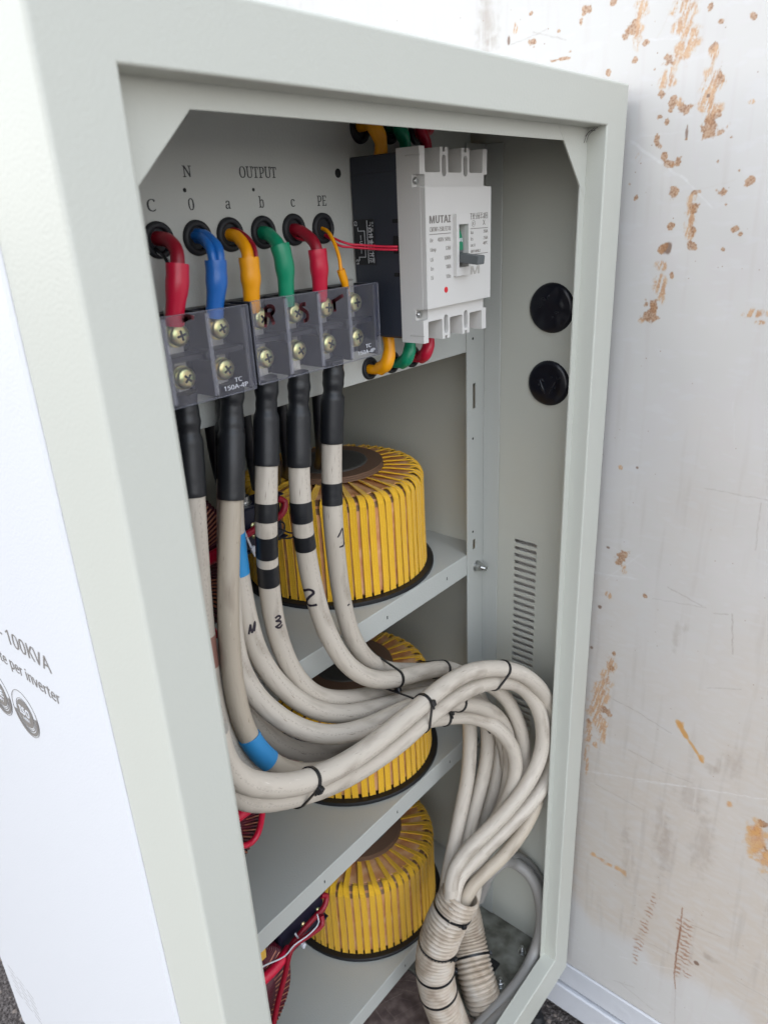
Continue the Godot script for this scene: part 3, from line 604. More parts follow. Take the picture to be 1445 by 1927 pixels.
		for k in steps + 1:
			var p := a.lerp(b, float(k) / steps) + Vector2(edge.get_noise_2d(k * 0.8, i), edge.get_noise_2d(i, k * 0.8)) * 1.3
			var br := 0.5 + 0.5 * clampf(1.2 + grain.get_noise_2d(k * 0.4, i * 3.0) * 3.0, 0.0, 1.0)
			for dy in range(-int(wd) - 1, int(wd) + 2):
				for dx in range(-int(wd) - 1, int(wd) + 2):
					var q := Vector2i(int(p.x) + dx, int(p.y) + dy)
					if q.x >= 0 and q.y >= 0 and q.x < w and q.y < h:
						var f := clampf(wd * 0.5 + 0.5 - (Vector2(q) + Vector2(0.5, 0.5)).distance_to(p), 0.0, 1.0)
						if f > 0.0:
							im.set_pixel(q.x, q.y, im.get_pixel(q.x, q.y).lerp(c, al * f * br))
	for k in 500:          # specks
		var q := Vector2i(r.randi_range(0, w - 1), r.randi_range(0, h - 1))
		im.set_pixel(q.x, q.y, im.get_pixel(q.x, q.y).lerp(Color(0.45, 0.33, 0.26), r.randf_range(0.2, 0.8)))
	return im


func materials() -> void:
	var peel := noise_tex(0.09, 3, 256, 3.0, [], 2)
	var p := mat("grey_paint", "b8b9b0", 0.42)
	bumpy(p, peel, 14.0, 0.13)
	var wp := mat("white_door_paint", "cdced1", 0.35)
	bumpy(wp, peel, 14.0, 0.16)
	var sp := mat("shelf_paint", "b2b4af", 0.5)
	bumpy(sp, peel, 14.0, 0.2)
	var wall := mat("rusty_white_paint", "ffffff", 0.4)
	wall.albedo_texture = ImageTexture.create_from_image(wall_image())
	wall.normal_enabled = true
	wall.normal_texture = noise_tex(0.02, 37, 512, 4.0, [], 3)
	wall.normal_scale = 0.08
	var wb := mat("clean_white_paint", "b9bbc0", 0.5)
	bumpy(wb, noise_tex(0.03, 8, 256, 4.0), 4.0, 0.15)
	var cs := mat("cable_sheath", "ffffff", 0.48)
	cs.albedo_texture = ImageTexture.create_from_image(cable_image())
	cs.uv1_scale = Vector3(1, 2.2, 1)
	var cg := mat("grey_cable_sheath", "ebe6de", 0.5)
	cg.albedo_texture = cs.albedo_texture
	cg.uv1_scale = Vector3(1, 2.2, 1)
	cg.uv1_offset = Vector3(0.3, 0.41, 0)
	var eg := mat("earth_cable_sheath", "8f8c88", 0.5)
	eg.roughness = 0.45
	var sh := mat("heat_shrink", "14161a", 0.42)
	bumpy(sh, noise_tex(0.02, 12, 256, 3.0), 9.0, 0.35)
	mat("black_tape", "15171b", 0.36)
	mat("blue_tape", "2f86bd", 0.5)
	mat("brown_tape", "8a6357", 0.5)
	mat("black_plastic", "15161b", 0.4)
	var pg := mat("plug_plastic", "0b0d18", 0.36)
	bumpy(pg, noise_tex(0.012, 51, 256, 8.0, [], 2), 9.0, 0.8)
	mat("rubber", "17191e", 0.6)
	mat("tie_nylon", "101114", 0.38)
	mat("white_nylon", "c9ccd2", 0.4)
	mat("ink", "241c28", 0.6)
	mat("red_ink", "5e1f28", 0.5)
	mat("print_dark", "2b2d2e", 0.6)
	mat("print_grey", "77726d", 0.6)
	mat("print_pale", "8d8882", 0.6)
	mat("print_faint", "a8a49d", 0.6)
	var rib := mat("cover_edge", "9c9eab", 0.15)
	rib.albedo_color.a = 0.26
	rib.transparency = BaseMaterial3D.TRANSPARENCY_ALPHA
	mat("hole_dark", "0c0d0e", 0.8)
	mat("red_pvc", "c5173a", 0.34)
	mat("dark_red_pvc", "8f0f26", 0.4)
	mat("blue_pvc", "1c66b6", 0.34)
	mat("yellow_pvc", "f0a000", 0.4)
	mat("green_pvc", "0a8c66", 0.36)
	mat("breaker_white", "c8c6c2", 0.45)
	var bb := mat("breaker_black", "2a2e38", 0.45)
	bumpy(bb, noise_tex(0.2, 15, 128, 2.0), 30.0, 0.2)
	mat("handle_grey", "55595a", 0.45)
	mat("handle_green", "0b7a55", 0.45)
	mat("red_dot", "cc1f2b", 0.45)
	mat("label_white", "d0d2d6", 0.6)
	mat("sticker_black", "0e1016", 0.4)
	var zinc := mat("yellow_zinc", "f2eddc", 0.28, 0.85)
	zinc.albedo_texture = noise_tex(0.02, 17, 128, 0.0, [[0.0, 0.35, 0.6, 1.0], ["e7c9a0", "e9dfae", "cfe3b4", "e6b79c"]])
	zinc.uv1_triplanar = true
	zinc.uv1_scale = Vector3.ONE * 30.0
	mat("steel", "b9bab8", 0.3, 1.0)
	mat("dull_steel", "8d8b86", 0.42, 1.0)
	mat("tin", "e2e0da", 0.36, 0.8)
	var cover := mat("smoky_cover", "505678", 0.06)
	cover.albedo_color.a = 0.07
	cover.transparency = BaseMaterial3D.TRANSPARENCY_ALPHA
	mat("cover_mark", "d2d4da", 0.4)
	var web := mat("yellow_webbing", "ffffff", 0.75)
	web.albedo_texture = noise_tex(0.12, 19, 256, 0.0, [[0.0, 0.5, 1.0], ["d49c0c", "e6b010", "f4ca44"]], 3)
	web.uv1_scale = Vector3(1, 22, 1)
	web.rim_enabled = true
	web.rim = 0.4
	web.normal_enabled = true
	web.normal_texture = noise_tex(0.25, 20, 256, 5.0, [], 2)
	web.normal_scale = 0.5
	mat("webbing_edge", "f0d468", 0.8)
	var tan := mat("tan_paper", "dcb088", 0.6)
	tan.albedo_texture = noise_tex(0.015, 23, 256, 0.0, [[0.0, 0.5, 1.0], ["cfa884", "e9d0b4", "ffffff"]])
	tan.uv1_triplanar = true
	tan.uv1_scale = Vector3.ONE * 8.0
	mat("fibre_brown", "6d5341", 0.6)
	mat("wrap_brown", "7a5a3f", 0.6)
	var gal := mat("galvanised", "7d8080", 0.5, 0.0)
	gal.albedo_texture = noise_tex(0.03, 53, 256, 0.0, [[0.0, 0.5, 1.0], ["c8c8c8", "e6e6e6", "ffffff"]], 3, FastNoiseLite.TYPE_CELLULAR)
	gal.uv1_triplanar = true
	gal.uv1_scale = Vector3.ONE * 6.0
	mat("core_dark", "26211e", 0.6)
	mat("dish_grey", "45433f", 0.5)
	mat("black_rubber", "101115", 0.55)
	mat("copper", "b27a63", 0.35, 0.85)
	mat("enamel_red", "521624", 0.32)
	mat("bracket_navy", "14182a", 0.4)
	var con := mat("conduit_plastic", "bdb5aa", 0.5)
	con.albedo_texture = noise_tex(0.02, 27, 256, 0.0, [[0.0, 0.5, 1.0], ["c9bcae", "f0e8df", "ffffff"]])
	con.uv1_scale = Vector3(1, 4, 1)
	var fl := mat("floor_steel", "8e8f89", 0.5, 0.0)
	fl.albedo_texture = noise_tex(0.02, 28, 256, 0.0, [[0.0, 0.45, 0.7, 1.0], ["7a756c", "b9b6ad", "d8d6d0", "f4f2ee"]], 5)
	fl.uv1_triplanar = true
	fl.uv1_scale = Vector3.ONE * 5.0
	var board := mat("scratched_board", "ffffff", 0.6)
	board.albedo_texture = ImageTexture.create_from_image(board_image())
	board.uv1_triplanar = true
	board.uv1_scale = Vector3.ONE * 4.0
	var gr := mat("ground_grit", "928d8c", 0.9)
	gr.albedo_texture = noise_tex(0.07, 29, 512, 0.0, [[0.0, 0.35, 0.6, 0.85, 1.0], ["3c3532", "69605c", "96908c", "b9b4b1", "e4e1df"]], 5)
	gr.uv1_triplanar = true
	gr.uv1_world_triplanar = true
	gr.uv1_scale = Vector3.ONE * 3.0
	gr.heightmap_enabled = true
	gr.heightmap_texture = noise_tex(0.1, 30, 512, 0.0, [], 5)
	gr.heightmap_scale = 0.8
	mat("pebble", "6f655e", 0.9)


func board_image() -> Image:
	var im := Image.create(512, 512, false, Image.FORMAT_RGB8)
	var f := noise(0.02, 41, 4)
	for y in 512:
		for x in 512:
			im.set_pixel(x, y, Color(0.36, 0.30, 0.28).lerp(Color(0.52, 0.45, 0.42), clampf(0.5 + f.get_noise_2d(x, y), 0.0, 1.0)))
	var r := RandomNumberGenerator.new()
	r.seed = 3
	for k in 110:
		var p := Vector2(r.randf() * 512, r.randf() * 512)
		var w := r.randf_range(0.2, 1.2) if r.randf() < 0.6 else r.randf_range(-1.6, -0.6)
		var l := r.randi_range(20, 160)
		var a := r.randf_range(0.15, 0.6)
		for i in l:
			p += Vector2(cos(w), sin(w))
			w += r.randf_range(-0.02, 0.02)
			var q := Vector2i(posmod(int(p.x), 512), posmod(int(p.y), 512))
			im.set_pixel(q.x, q.y, im.get_pixel(q.x, q.y).lerp(Color(0.82, 0.74, 0.69), a))
	return im


# ---------------------------------------------------------------- the place
func _ready() -> void:
	rng.seed = 11
	var cam := Camera3D.new()
	cam.name = "camera"
	var look := CameraAttributesPhysical.new()
	look.frustum_focal_length = 17.0
	look.exposure_aperture = 5.5
	look.frustum_focus_distance = 0.74
	cam.attributes = look
	cam.fov = 70.42
	cam.near = 0.02
	cam.far = 200.0
	cam.rotation_order = EULER_ORDER_YXZ
	cam.position = Vector3(-0.1788, 1.1577, 0.34)
	cam.rotation_degrees = Vector3(-22.259, -48.802, -2.870)
	add_child(cam)
	cam.current = true

	var e := Environment.new()
	e.background_mode = Environment.BG_SKY
	var sm := ProceduralSkyMaterial.new()
	sm.sky_top_color = Color("d3dff0")
	sm.sky_horizon_color = Color("f4f1ec")
	sm.sky_curve = 0.25
	sm.ground_bottom_color = Color("968d84")
	sm.ground_horizon_color = Color("d8d0c6")
	sm.sky_energy_multiplier = 1.0
	var sky := Sky.new()
	sky.sky_material = sm
	e.sky = sky
	e.tonemap_mode = Environment.TONE_MAPPER_LINEAR
	e.tonemap_exposure = 3.75
	e.sdfgi_enabled = true
	e.ssao_enabled = true
	e.ssil_enabled = true
	var we := WorldEnvironment.new()
	we.name = "environment"
	we.environment = e
	add_child(we)

	var sun := DirectionalLight3D.new()
	sun.name = "sun"
	sun.light_energy = 0.085
	sun.light_angular_distance = 14.0
	sun.light_color = Color("fffaf4")
	sun.shadow_enabled = true
	add_child(sun)
	sun.look_at_from_position(Vector3.ZERO, Vector3(0.80, -0.55, 0.12))

	materials()
	ground()
	steel_wall()
	cabinet()
	for k in 3:
		toroid(k)
		variac(k)
	terminal_blocks()
	await breaker()
	wires()
	cables()
	conduits()
	ties()


func ground() -> void:
	var s := Shape.new()
	var a := 60.0
	s.quad(Vector3(-a, GROUND, -a), Vector3(a, GROUND, -a), Vector3(a, GROUND, a), Vector3(-a, GROUND, a), Vector3.UP)
	tag(obj("ground", s, M.ground_grit), "gritty brown grey ground under the cabinet", "ground", "", "structure")
	var st := Shape.new()
	st.lathe([Vector2(0, -0.4), Vector2(0.8, -0.3), Vector2(1.0, 0.05), Vector2(0.6, 0.55), Vector2(0, 0.7)], 7)
	var mm := MultiMesh.new()
	mm.transform_format = MultiMesh.TRANSFORM_3D
	mm.mesh = st.mesh()
	mm.instance_count = 2600
	for i in 2600:
		var p := Vector3(rng.randf_range(-0.55, 0.1), GROUND, rng.randf_range(-2.0, -0.4)) if i < 1700 else Vector3(rng.randf_range(0.3, 0.62), GROUND, rng.randf_range(-0.15, 0.35))
		var r := 0.0012 + 0.005 * pow(rng.randf(), 3.0)
		mm.set_instance_transform(i, Transform3D(Basis.from_euler(Vector3(rng.randf() * 0.6, rng.randf() * TAU, rng.randf() * 0.6)).scaled(Vector3(r * rng.randf_range(0.7, 1.4), r * 0.7, r)), p))
	var g := MultiMeshInstance3D.new()
	g.name = "gravel"
	g.multimesh = mm
	g.material_override = M.pebble
	add_child(g)
	tag(g, "loose grit and small stones on the ground round the cabinet", "gravel", "", "stuff")


func steel_wall() -> void:
	var t := thing("steel_wall", "white painted steel wall with rust patches and scratches behind the cabinet", "wall", Vector3(WALL_X, GROUND, 0))
	var s := Shape.new()
	# the sheet, 4 mm thick, with the stained texture laid over it once; it repeats outside
	var z0 := -2.3
	var z1 := 2.3
	var y0 := -0.022 - GROUND
	var y1 := 2.6
	var uv := func(z: float, y: float) -> Vector2:
		return Vector2((z + 0.65) / 1.1, (1.59 - (y + GROUND)) / 1.6)
	s.quad(Vector3(0, y0, z0), Vector3(0, y1, z0), Vector3(0, y1, z1), Vector3(0, y0, z1), Vector3.LEFT, uv.call(z0, y0), uv.call(z0, y1), uv.call(z1, y1), uv.call(z1, y0))
	s.quad(Vector3(0, y0, z0), Vector3(0.03, y0, z0), Vector3(0.03, y0, z1), Vector3(0, y0, z1), Vector3.DOWN)
	s.quad(Vector3(0, y1, z0), Vector3(0.03, y1, z0), Vector3(0.03, y1, z1), Vector3(0, y1, z1), Vector3.UP)
	s.quad(Vector3(0.03, y0, z0), Vector3(0.03, y1, z0), Vector3(0.03, y1, z1), Vector3(0.03, y0, z1), Vector3.RIGHT)
	obj("steel_sheet", s, M.rusty_white_paint, t)
	for r in [[-0.0748, -0.0255, -0.001], [-0.1345, -0.0785, -0.006]]:
		var b := Shape.new()
		b.box(Vector3(r[2], r[0] - GROUND, z0), Vector3(0.03, r[1] - GROUND, z1), 0.0025)
		obj("bottom_rail", b, M.clean_white_paint, t)
	var back := Shape.new()
	back.box(Vector3(0.012, 0.001, z0), Vector3(0.029, 0.13, z1))
	obj("backing_strip", back, M.hole_dark, t)


func ring_band(s: Shape, a: Array, b: Array) -> void:
	# four mitred faces between two upright rectangles [x0, x1, y0, y1, z]
	var ca := [Vector3(a[0], a[2], a[4]), Vector3(a[1], a[2], a[4]), Vector3(a[1], a[3], a[4]), Vector3(a[0], a[3], a[4])]
	var cb := [Vector3(b[0], b[2], b[4]), Vector3(b[1], b[2], b[4]), Vector3(b[1], b[3], b[4]), Vector3(b[0], b[3], b[4])]
	for i in 4:
		var j := (i + 1) % 4
		var along: Vector3 = (ca[j] - ca[i]).normalized()
		var across: Vector3 = (cb[i] + cb[j] - ca[i] - ca[j]) / 2.0
		if across.length() < 1e-7:
			continue
		var nn := along.cross(across).normalized()
		s.quad(ca[i], ca[j], cb[j], cb[i], nn)


func cabinet() -> void:
	var t := thing("electrical_cabinet", "light grey sheet metal electrical cabinet with its side panel taken off", "cabinet")
	var gp: Material = M.grey_paint
	# the frame round the opening: rings from the outer side over the front to the lip inside
	var rings := [[0.0, W, 0.0, H, -0.0722]]
	var rr := 0.0028
	for k in 5:
		var w := PI / 2 * k / 4.0
		var i_ := rr * (1.0 - cos(w))
		var z := -rr * (1.0 - sin(w))
		rings.append([i_, W - i_, i_, H - i_, z])
	var op := [0.0405, 0.5637, 0.0625, 1.2273]
	var r2 := 0.0018
	for k in 5:
		var w := PI / 2 * k / 4.0
		var g := r2 * (1.0 - sin(w))
		rings.append([op[0] - g, op[1] + g, op[2] - g, op[3] + g, -r2 * (1.0 - cos(w))])
	rings.append([op[0], op[1], op[2], op[3], -0.02])
	rings.append([0.0535, 0.5525, 0.0630, 1.2145, -0.02])
	rings.append([0.0535, 0.5525, 0.0630, 1.2145, -0.0214])
	rings.append([op[0], op[1], op[2], op[3], -0.0214])
	rings.append([0.0015, W - 0.0015, 0.0015, H - 0.0015, -0.0216])
	rings.append([0.0015, W - 0.0015, 0.0015, H - 0.0015, -0.0722])
	var s := Shape.new()
	for i in rings.size() - 1:
		ring_band(s, rings[i], rings[i + 1])
	obj("front_frame", s, gp, t)
	for c in [[0.042, 1.226, 0.1040, 1.226, 0.042, 1.1662], [0.562, 1.226, 0.5033, 1.226, 0.562, 1.1648]]:
		var g := Shape.new()
		g.prism(PackedVector2Array([Vector2(c[0], c[1]), Vector2(c[2], c[3]), Vector2(c[4], c[5])]), -0.0213, -0.0198)
		obj("corner_gusset", g, gp, t)
	# the shell: right wall with its column of vent slots, back, roof, left side
	var wall := Shape.new()
	var x0 := W - 0.0015
	var za := -0.1157
	var zb := -0.0819
	wall.box(Vector3(x0, 0.0, zb), Vector3(W, H, -0.0724))
	wall.box(Vector3(x0, 0.0, -D), Vector3(W, H, za))
	wall.box(Vector3(x0, 0.7500, za), Vector3(W, H, zb))
	wall.box(Vector3(x0, 0.0, za), Vector3(W, 0.2250, zb))
	obj("right_wall", wall, gp, t)
	var inner := Shape.new()
	inner.box(Vector3(x0 - 0.0004, 0.0015, -0.0724), Vector3(W - 0.0017, H - 0.002, -0.0217))
	obj("wall_return", inner, gp, t)
	for k in 50:                                   # the bars between 50 slots
		var y := 0.2250 + 0.0105 * k
		var b := Shape.new()
		b.box(Vector3(x0, y + 0.0050, za), Vector3(W, y + 0.0105, zb), 0.0003)
		for q in [[za, 1.0], [zb, -1.0]]:          # rounded slot ends
			b.prism(PackedVector2Array([Vector2(0, 0.005), Vector2(0, 0.0032), Vector2(0.0007, 0.0044), Vector2(0.002, 0.005)]), x0 + 0.0001, W - 0.0001, Transform3D(Basis(Vector3(0, 0, q[1]), Vector3.UP, Vector3(1, 0, 0)), Vector3(0, y, q[0])))
			b.prism(PackedVector2Array([Vector2(0, 0), Vector2(0, 0.0018), Vector2(0.0007, 0.0006), Vector2(0.002, 0)]), x0 + 0.0001, W - 0.0001, Transform3D(Basis(Vector3(0, 0, q[1]), Vector3.UP, Vector3(1, 0, 0)), Vector3(0, y, q[0])))
		obj("vent_bar", b, gp, t)
	var back := Shape.new()
	back.box(Vector3(0.0002, 0.0, -D), Vector3(x0 - 0.0002, H - 0.002, -D + 0.0015))
	obj("back_wall", back, gp, t)
	var roof := Shape.new()
	roof.box(Vector3(0.0002, H - 0.0017, -D), Vector3(x0 - 0.0002, H - 0.0002, -0.0725))
	obj("roof", roof, gp, t)
	var left := Shape.new()
	left.box(Vector3(0.0190, 0.004, -D + 0.003), Vector3(0.0205, H - 0.003, -0.0727))
	obj("left_liner", left, M.galvanised, t)

	# the white door on the adjoining side, with its print and its vents
	var d := Shape.new()
	d.box(Vector3(-0.0022, 0.004, -D), Vector3(0.0185, H - 0.003, -0.0731), 0.0022)
	var door := obj("door", d, M.white_door_paint, t)
	var side := Basis(Vector3(0, 0, 1), Vector3.UP, Vector3(-1, 0, 0))
	var px := -0.0023
	letters("- 100KVA", "Droid Sans", Vector3(px, 0.8572, -0.2307), 0.0855, 0.0136, M.print_grey, door, side)
	letters("te per inverter", "Droid Sans", Vector3(px, 0.8268, -0.2450), 0.1015, 0.0142, M.print_grey, door, side)
	for c in [[-0.2235, 0.7855], [-0.2730, 0.7855]]:
		seal(door, Vector3(px, c[1], c[0]), side, c[0] > -0.25)
	for col in 3:
		for row in 6:
			var z := -0.598 + 0.030 * col
			var y := 0.158 - 0.011 * row
			var slit := Shape.new()
			slit.box(Vector3(-0.0023, y, z + 0.001), Vector3(-0.0021, y + 0.0012, z + 0.023))
			obj("vent_slit", slit, M.print_grey, door)

	# the upright mounting post beside the right wall
	var post := Shape.new()
	var f0 := ZP + 0.0004
	var f1 := ZP + 0.0019
	post.box(Vector3(0.5667, 0.0185, f0), Vector3(0.5795, 1.2268, f1))
	post.box(Vector3(0.5865, 0.0185, f0), Vector3(0.6062, 1.2268, f1))
	var gaps := [[0.3580, 0.3600], [0.7255, 0.7400], [0.9237, 0.9560]]
	var yy := 0.0185
	for g in gaps:
		post.box(Vector3(0.5795, yy, f0), Vector3(0.5865, g[0], f1))
		yy = g[1]
	post.box(Vector3(0.5795, yy, f0), Vector3(0.5865, 1.2268, f1))
	post.box(Vector3(0.6042, 0.0185, f1 + 0.0001), Vector3(0.6060, 1.2268, -0.1412), 0.0006)
	var po := obj("mounting_post", post, M.shelf_paint, t)
	for y in [0.8844, 0.7525, 0.5400, 1.0120]:
		disc("screw_hole", Vector3(0.5795, y, f1), 0.0017, po, M.hole_dark)
	for y in [0.6969, 0.3890]:
		bolt("shelf_bolt", Vector3(0.5885, y, f1), Vector3(0, 0, 1), 0.0055, t)

	# the plate that carries the breaker and the terminal blocks
	var pl := Shape.new()
	pl.box(Vector3(0.0208, 0.997, ZP - 0.0015), Vector3(0.5775, 1.252, ZP), 0.0004)
	var plate := obj("mounting_plate", pl, M.shelf_paint, t)
	for h in [[0.1880, 1.1821, 0.0016], [0.2563, 1.1819, 0.0014], [0.3597, 1.1951, 0.0040]]:
		disc("screw_hole", Vector3(h[0], h[1], ZP), h[2], plate, M.hole_dark)
	var serif := "Droid Serif"
	for w in [["A", 0.1210, 0.0078], ["C", 0.1565, 0.0072], ["0", 0.1922, 0.0052], ["a", 0.2279, 0.0048], ["b", 0.2634, 0.0052], ["c", 0.2995, 0.0045], ["PE", 0.3358, 0.0115]]:
		var hh: float = {"a": 0.0062, "c": 0.0062, "b": 0.0092}.get(w[0], 0.0086)
		letters(w[0], serif, Vector3(w[1], 1.1678, ZP), w[2], hh, M.print_dark, plate, Basis(), true)
	letters("N", serif, Vector3(0.1923, 1.1912, ZP), 0.0078, 0.0080, M.print_dark, plate, Basis(), true)
	letters("OUTPUT", serif, Vector3(0.2633, 1.1908, ZP), 0.0400, 0.0086, M.print_dark, plate, Basis(), true)
	for g in [[0.1220, 1.1478], [0.1578, 1.1478], [0.1935, 1.1475], [0.2262, 1.1484], [0.2619, 1.1484], [0.2976, 1.1490], [0.3343, 1.1486], [0.3885, 1.0097], [0.4250, 1.0097], [0.4607, 1.0097], [0.3925, 1.2335], [0.4363, 1.2345], [0.4800, 1.2345]]:
		var gr := Shape.new()
		var ri := 0.0085 if g[1] > 1.1 else 0.0075
		var ro := 0.0135 if g[1] > 1.1 else 0.0118
		var x := Transform3D(Basis(Vector3(1, 0, 0), Vector3(0, 0, 1), Vector3(0, -1, 0)), Vector3(g[0], g[1], ZP))
		gr.lathe([Vector2(ri, 0.0002), Vector2(ri, 0.0026), Vector2(ri + 0.0012, 0.0036), Vector2(ro - 0.0016, 0.0036), Vector2(ro - 0.0003, 0.0022), Vector2(ro, 0.0002)], 32, x, true)
		gr.lathe([Vector2(0, 0.0003), Vector2(ri + 0.0001, 0.0003)], 24, x)
		obj("grommet", gr, M.rubber, plate)

	# three shelves with folded front lips
	for y in SHELVES:
		var sh := Shape.new()
		sh.box(Vector3(0.0208, y - 0.0014, -0.600), Vector3(0.6060, y, ZP - 0.0003), 0.0004)
		sh.box(Vector3(0.0208, y - 0.0310, ZP - 0.0020), Vector3(0.6060, y - 0.0002, ZP - 0.0001), 0.0009)
		var so := obj("shelf", sh, M.shelf_paint, t)
		for x in [0.12, 0.2535, 0.396, 0.52]:
			var sl := Shape.new()
			sl.box(Vector3(x, y - 0.0180, ZP - 0.0003), Vector3(x + 0.0016, y - 0.0138, ZP + 0.0001))
			obj("slot_hole", sl, M.hole_dark, so)

	# black plugs over two round holes in the right wall
	for p in [[1.0487, -0.0735, 0.0285], [0.9610, -0.0735, 0.0272]]:
		var g := Shape.new()
		var r: float = p[2]
		var prof := []
		var x := Transform3D(Basis(Vector3(0, 1, 0), Vector3(-1, 0, 0), Vector3(0, 0, 1)), Vector3(x0 - 0.0003, p[0], p[1]))
		prof = [Vector2(0.0, 0.0046), Vector2(r * 0.5, 0.0047), Vector2(r * 0.84, 0.0045), Vector2(r * 0.95, 0.0036), Vector2(r, 0.0)]
		prof.reverse()
		g.lathe(prof, 40, x, true)
		if p[0] < 1.0:                             # two deep folds in the lower plug
			for q in [[-0.010, 0.004, -0.002, -0.013, 0.0042], [0.004, -0.012, 0.010, 0.003, 0.0030], [0.012, 0.008, 0.017, 0.009, 0.0018]]:
				var fold0 := Vector3(x0 - 0.0046, p[0] + q[1], p[1] + q[0])
				var fold1 := Vector3(x0 - 0.0046, p[0] + q[3], p[1] + q[2])
				g.tube(PackedVector3Array([fold0, (fold0 + fold1) / 2 + Vector3(-0.0012, 0, 0), fold1]), PackedFloat32Array([0.0012, q[4] * 0.6, 0.0006]), 10)
		for k in 5:                                # creases in the thin skin
			var a := rng.randf() * TAU
			var q := Vector3(x0 - 0.0050, p[0] + cos(a) * r * 0.4, p[1] + sin(a) * r * 0.4)
			var q2 := q + Vector3(0.0004, rng.randf_range(-0.006, 0.006), rng.randf_range(-0.006, 0.006))
			g.tube(PackedVector3Array([q, (q + q2) / 2 + Vector3(-0.0006, 0, 0), q2]), PackedFloat32Array([0.0004, 0.0014, 0.0003]), 8)
		obj("hole_plug", g, M.plug_plastic, t)

	# the floor: a steel tray on the right, a scratched board on the left, bolts
	var fl := Shape.new()
	fl.box(Vector3(0.4350, 0.0160, -0.600), Vector3(0.6062, 0.0180, -0.0220))
	var floor_ := obj("floor_panel", fl, M.floor_steel, t)
	var fb := Shape.new()
	fb.box(Vector3(0.0208, 0.0080, -0.600), Vector3(0.4346, 0.0120, -0.0220))
	obj("floor_board", fb, M.scratched_board, t)
	bolt("floor_bolt", Vector3(0.5735, 0.018, -0.0639), Vector3.UP, 0.0042, floor_)
	bolt("floor_bolt", Vector3(0.5040, 0.018, -0.0630), Vector3.UP, 0.0048, floor_)
	var br := Shape.new()
	br.box(Vector3(0.507, 0.0181, -0.097), Vector3(0.533, 0.0215, -0.081), 0.0008)
	obj("floor_clip", br, M.hole_dark, floor_)
	for c in [[0.028, -0.035], [0.580, -0.035], [0.028, -0.59], [0.580, -0.59]]:
		var ft := Shape.new()
		ft.lathe([Vector2(0, -0.1418), Vector2(0.013, -0.1418), Vector2(0.014, -0.134), Vector2(0.012, -0.125), Vector2(0.008, -0.118), Vector2(0.007, -0.09), Vector2(0.007, -0.0002), Vector2(0, -0.0002)], 24, Transform3D(Basis(), Vector3(c[0], 0, c[1])))
		obj("levelling_foot", ft, M.black_rubber, t)

	# a wisp of black thread caught in the upper right corner
	var hair := thing("black_thread", "wisp of black thread caught in the upper right corner of the opening", "thread")
	for q in [[0.5538, 1.2135, -0.0188, 0.5588, 1.2215, -0.0180, 0.5630, 1.2265, -0.0130], [0.5590, 1.2140, -0.0188, 0.5612, 1.2210, -0.0175, 0.5632, 1.2268, -0.0100], [0.5560, 1.2192, -0.0188, 0.5600, 1.2235, -0.0165, 0.5628, 1.2240, -0.0120]]:
		var hs := Shape.new()
		hs.tube(path(vec(q), 0.002), 0.00022, 6)
		obj("strand", hs, M.ink, hair)


func disc(called: String, at: Vector3, r: float, parent: Node, m: Material) -> void:
	var s := Shape.new()
	s.lathe([Vector2(0, 0.00012), Vector2(r, 0.00012), Vector2(r, 0)], 20, Transform3D(Basis(Vector3(1, 0, 0), Vector3(0, 0, 1), Vector3(0, -1, 0)), at))
	obj(called, s, m, parent)


func bolt(called: String, at: Vector3, dir: Vector3, r: float, parent: Node) -> void:
	# washer, hex nut and a threaded end that stands out of it
	var s := Shape.new()
	var up := dir.normalized()
	var side := up.cross(Vector3(0.3, 0.5, 0.81)).normalized()
	var x := Transform3D(Basis(side, up, side.cross(up)), at)
	s.lathe([Vector2(r * 0.5, 0.0), Vector2(r * 1.5, 0.0), Vector2(r * 1.5, 0.0012), Vector2(r * 0.5, 0.0012)], 24, x)
	s.lathe([Vector2(r * 0.5, 0.0012), Vector2(r * 1.15, 0.0014), Vector2(r * 1.1, 0.0028), Vector2(r * 0.5, 0.003)], 24, x)
	s.lathe([Vector2(r * 0.5, 0.003), Vector2(r * 1.2, 0.0031), Vector2(r * 1.2, 0.0031 + r * 0.9), Vector2(r * 0.9, 0.0033 + r), Vector2(0, 0.0033 + r)], 6, x)
	var prof := [Vector2(0, 0.003)]
	var k := 0
	while k < 14:
		prof.append(Vector2(r * (0.52 if k % 2 == 0 else 0.62), 0.003 + r * 0.9 + k * r * 0.12))
		k += 1
	prof.append(Vector2(0, 0.003 + r * 0.9 + k * r * 0.12))
	s.lathe(prof, 16, x)
	obj(called, s, M.steel, parent)


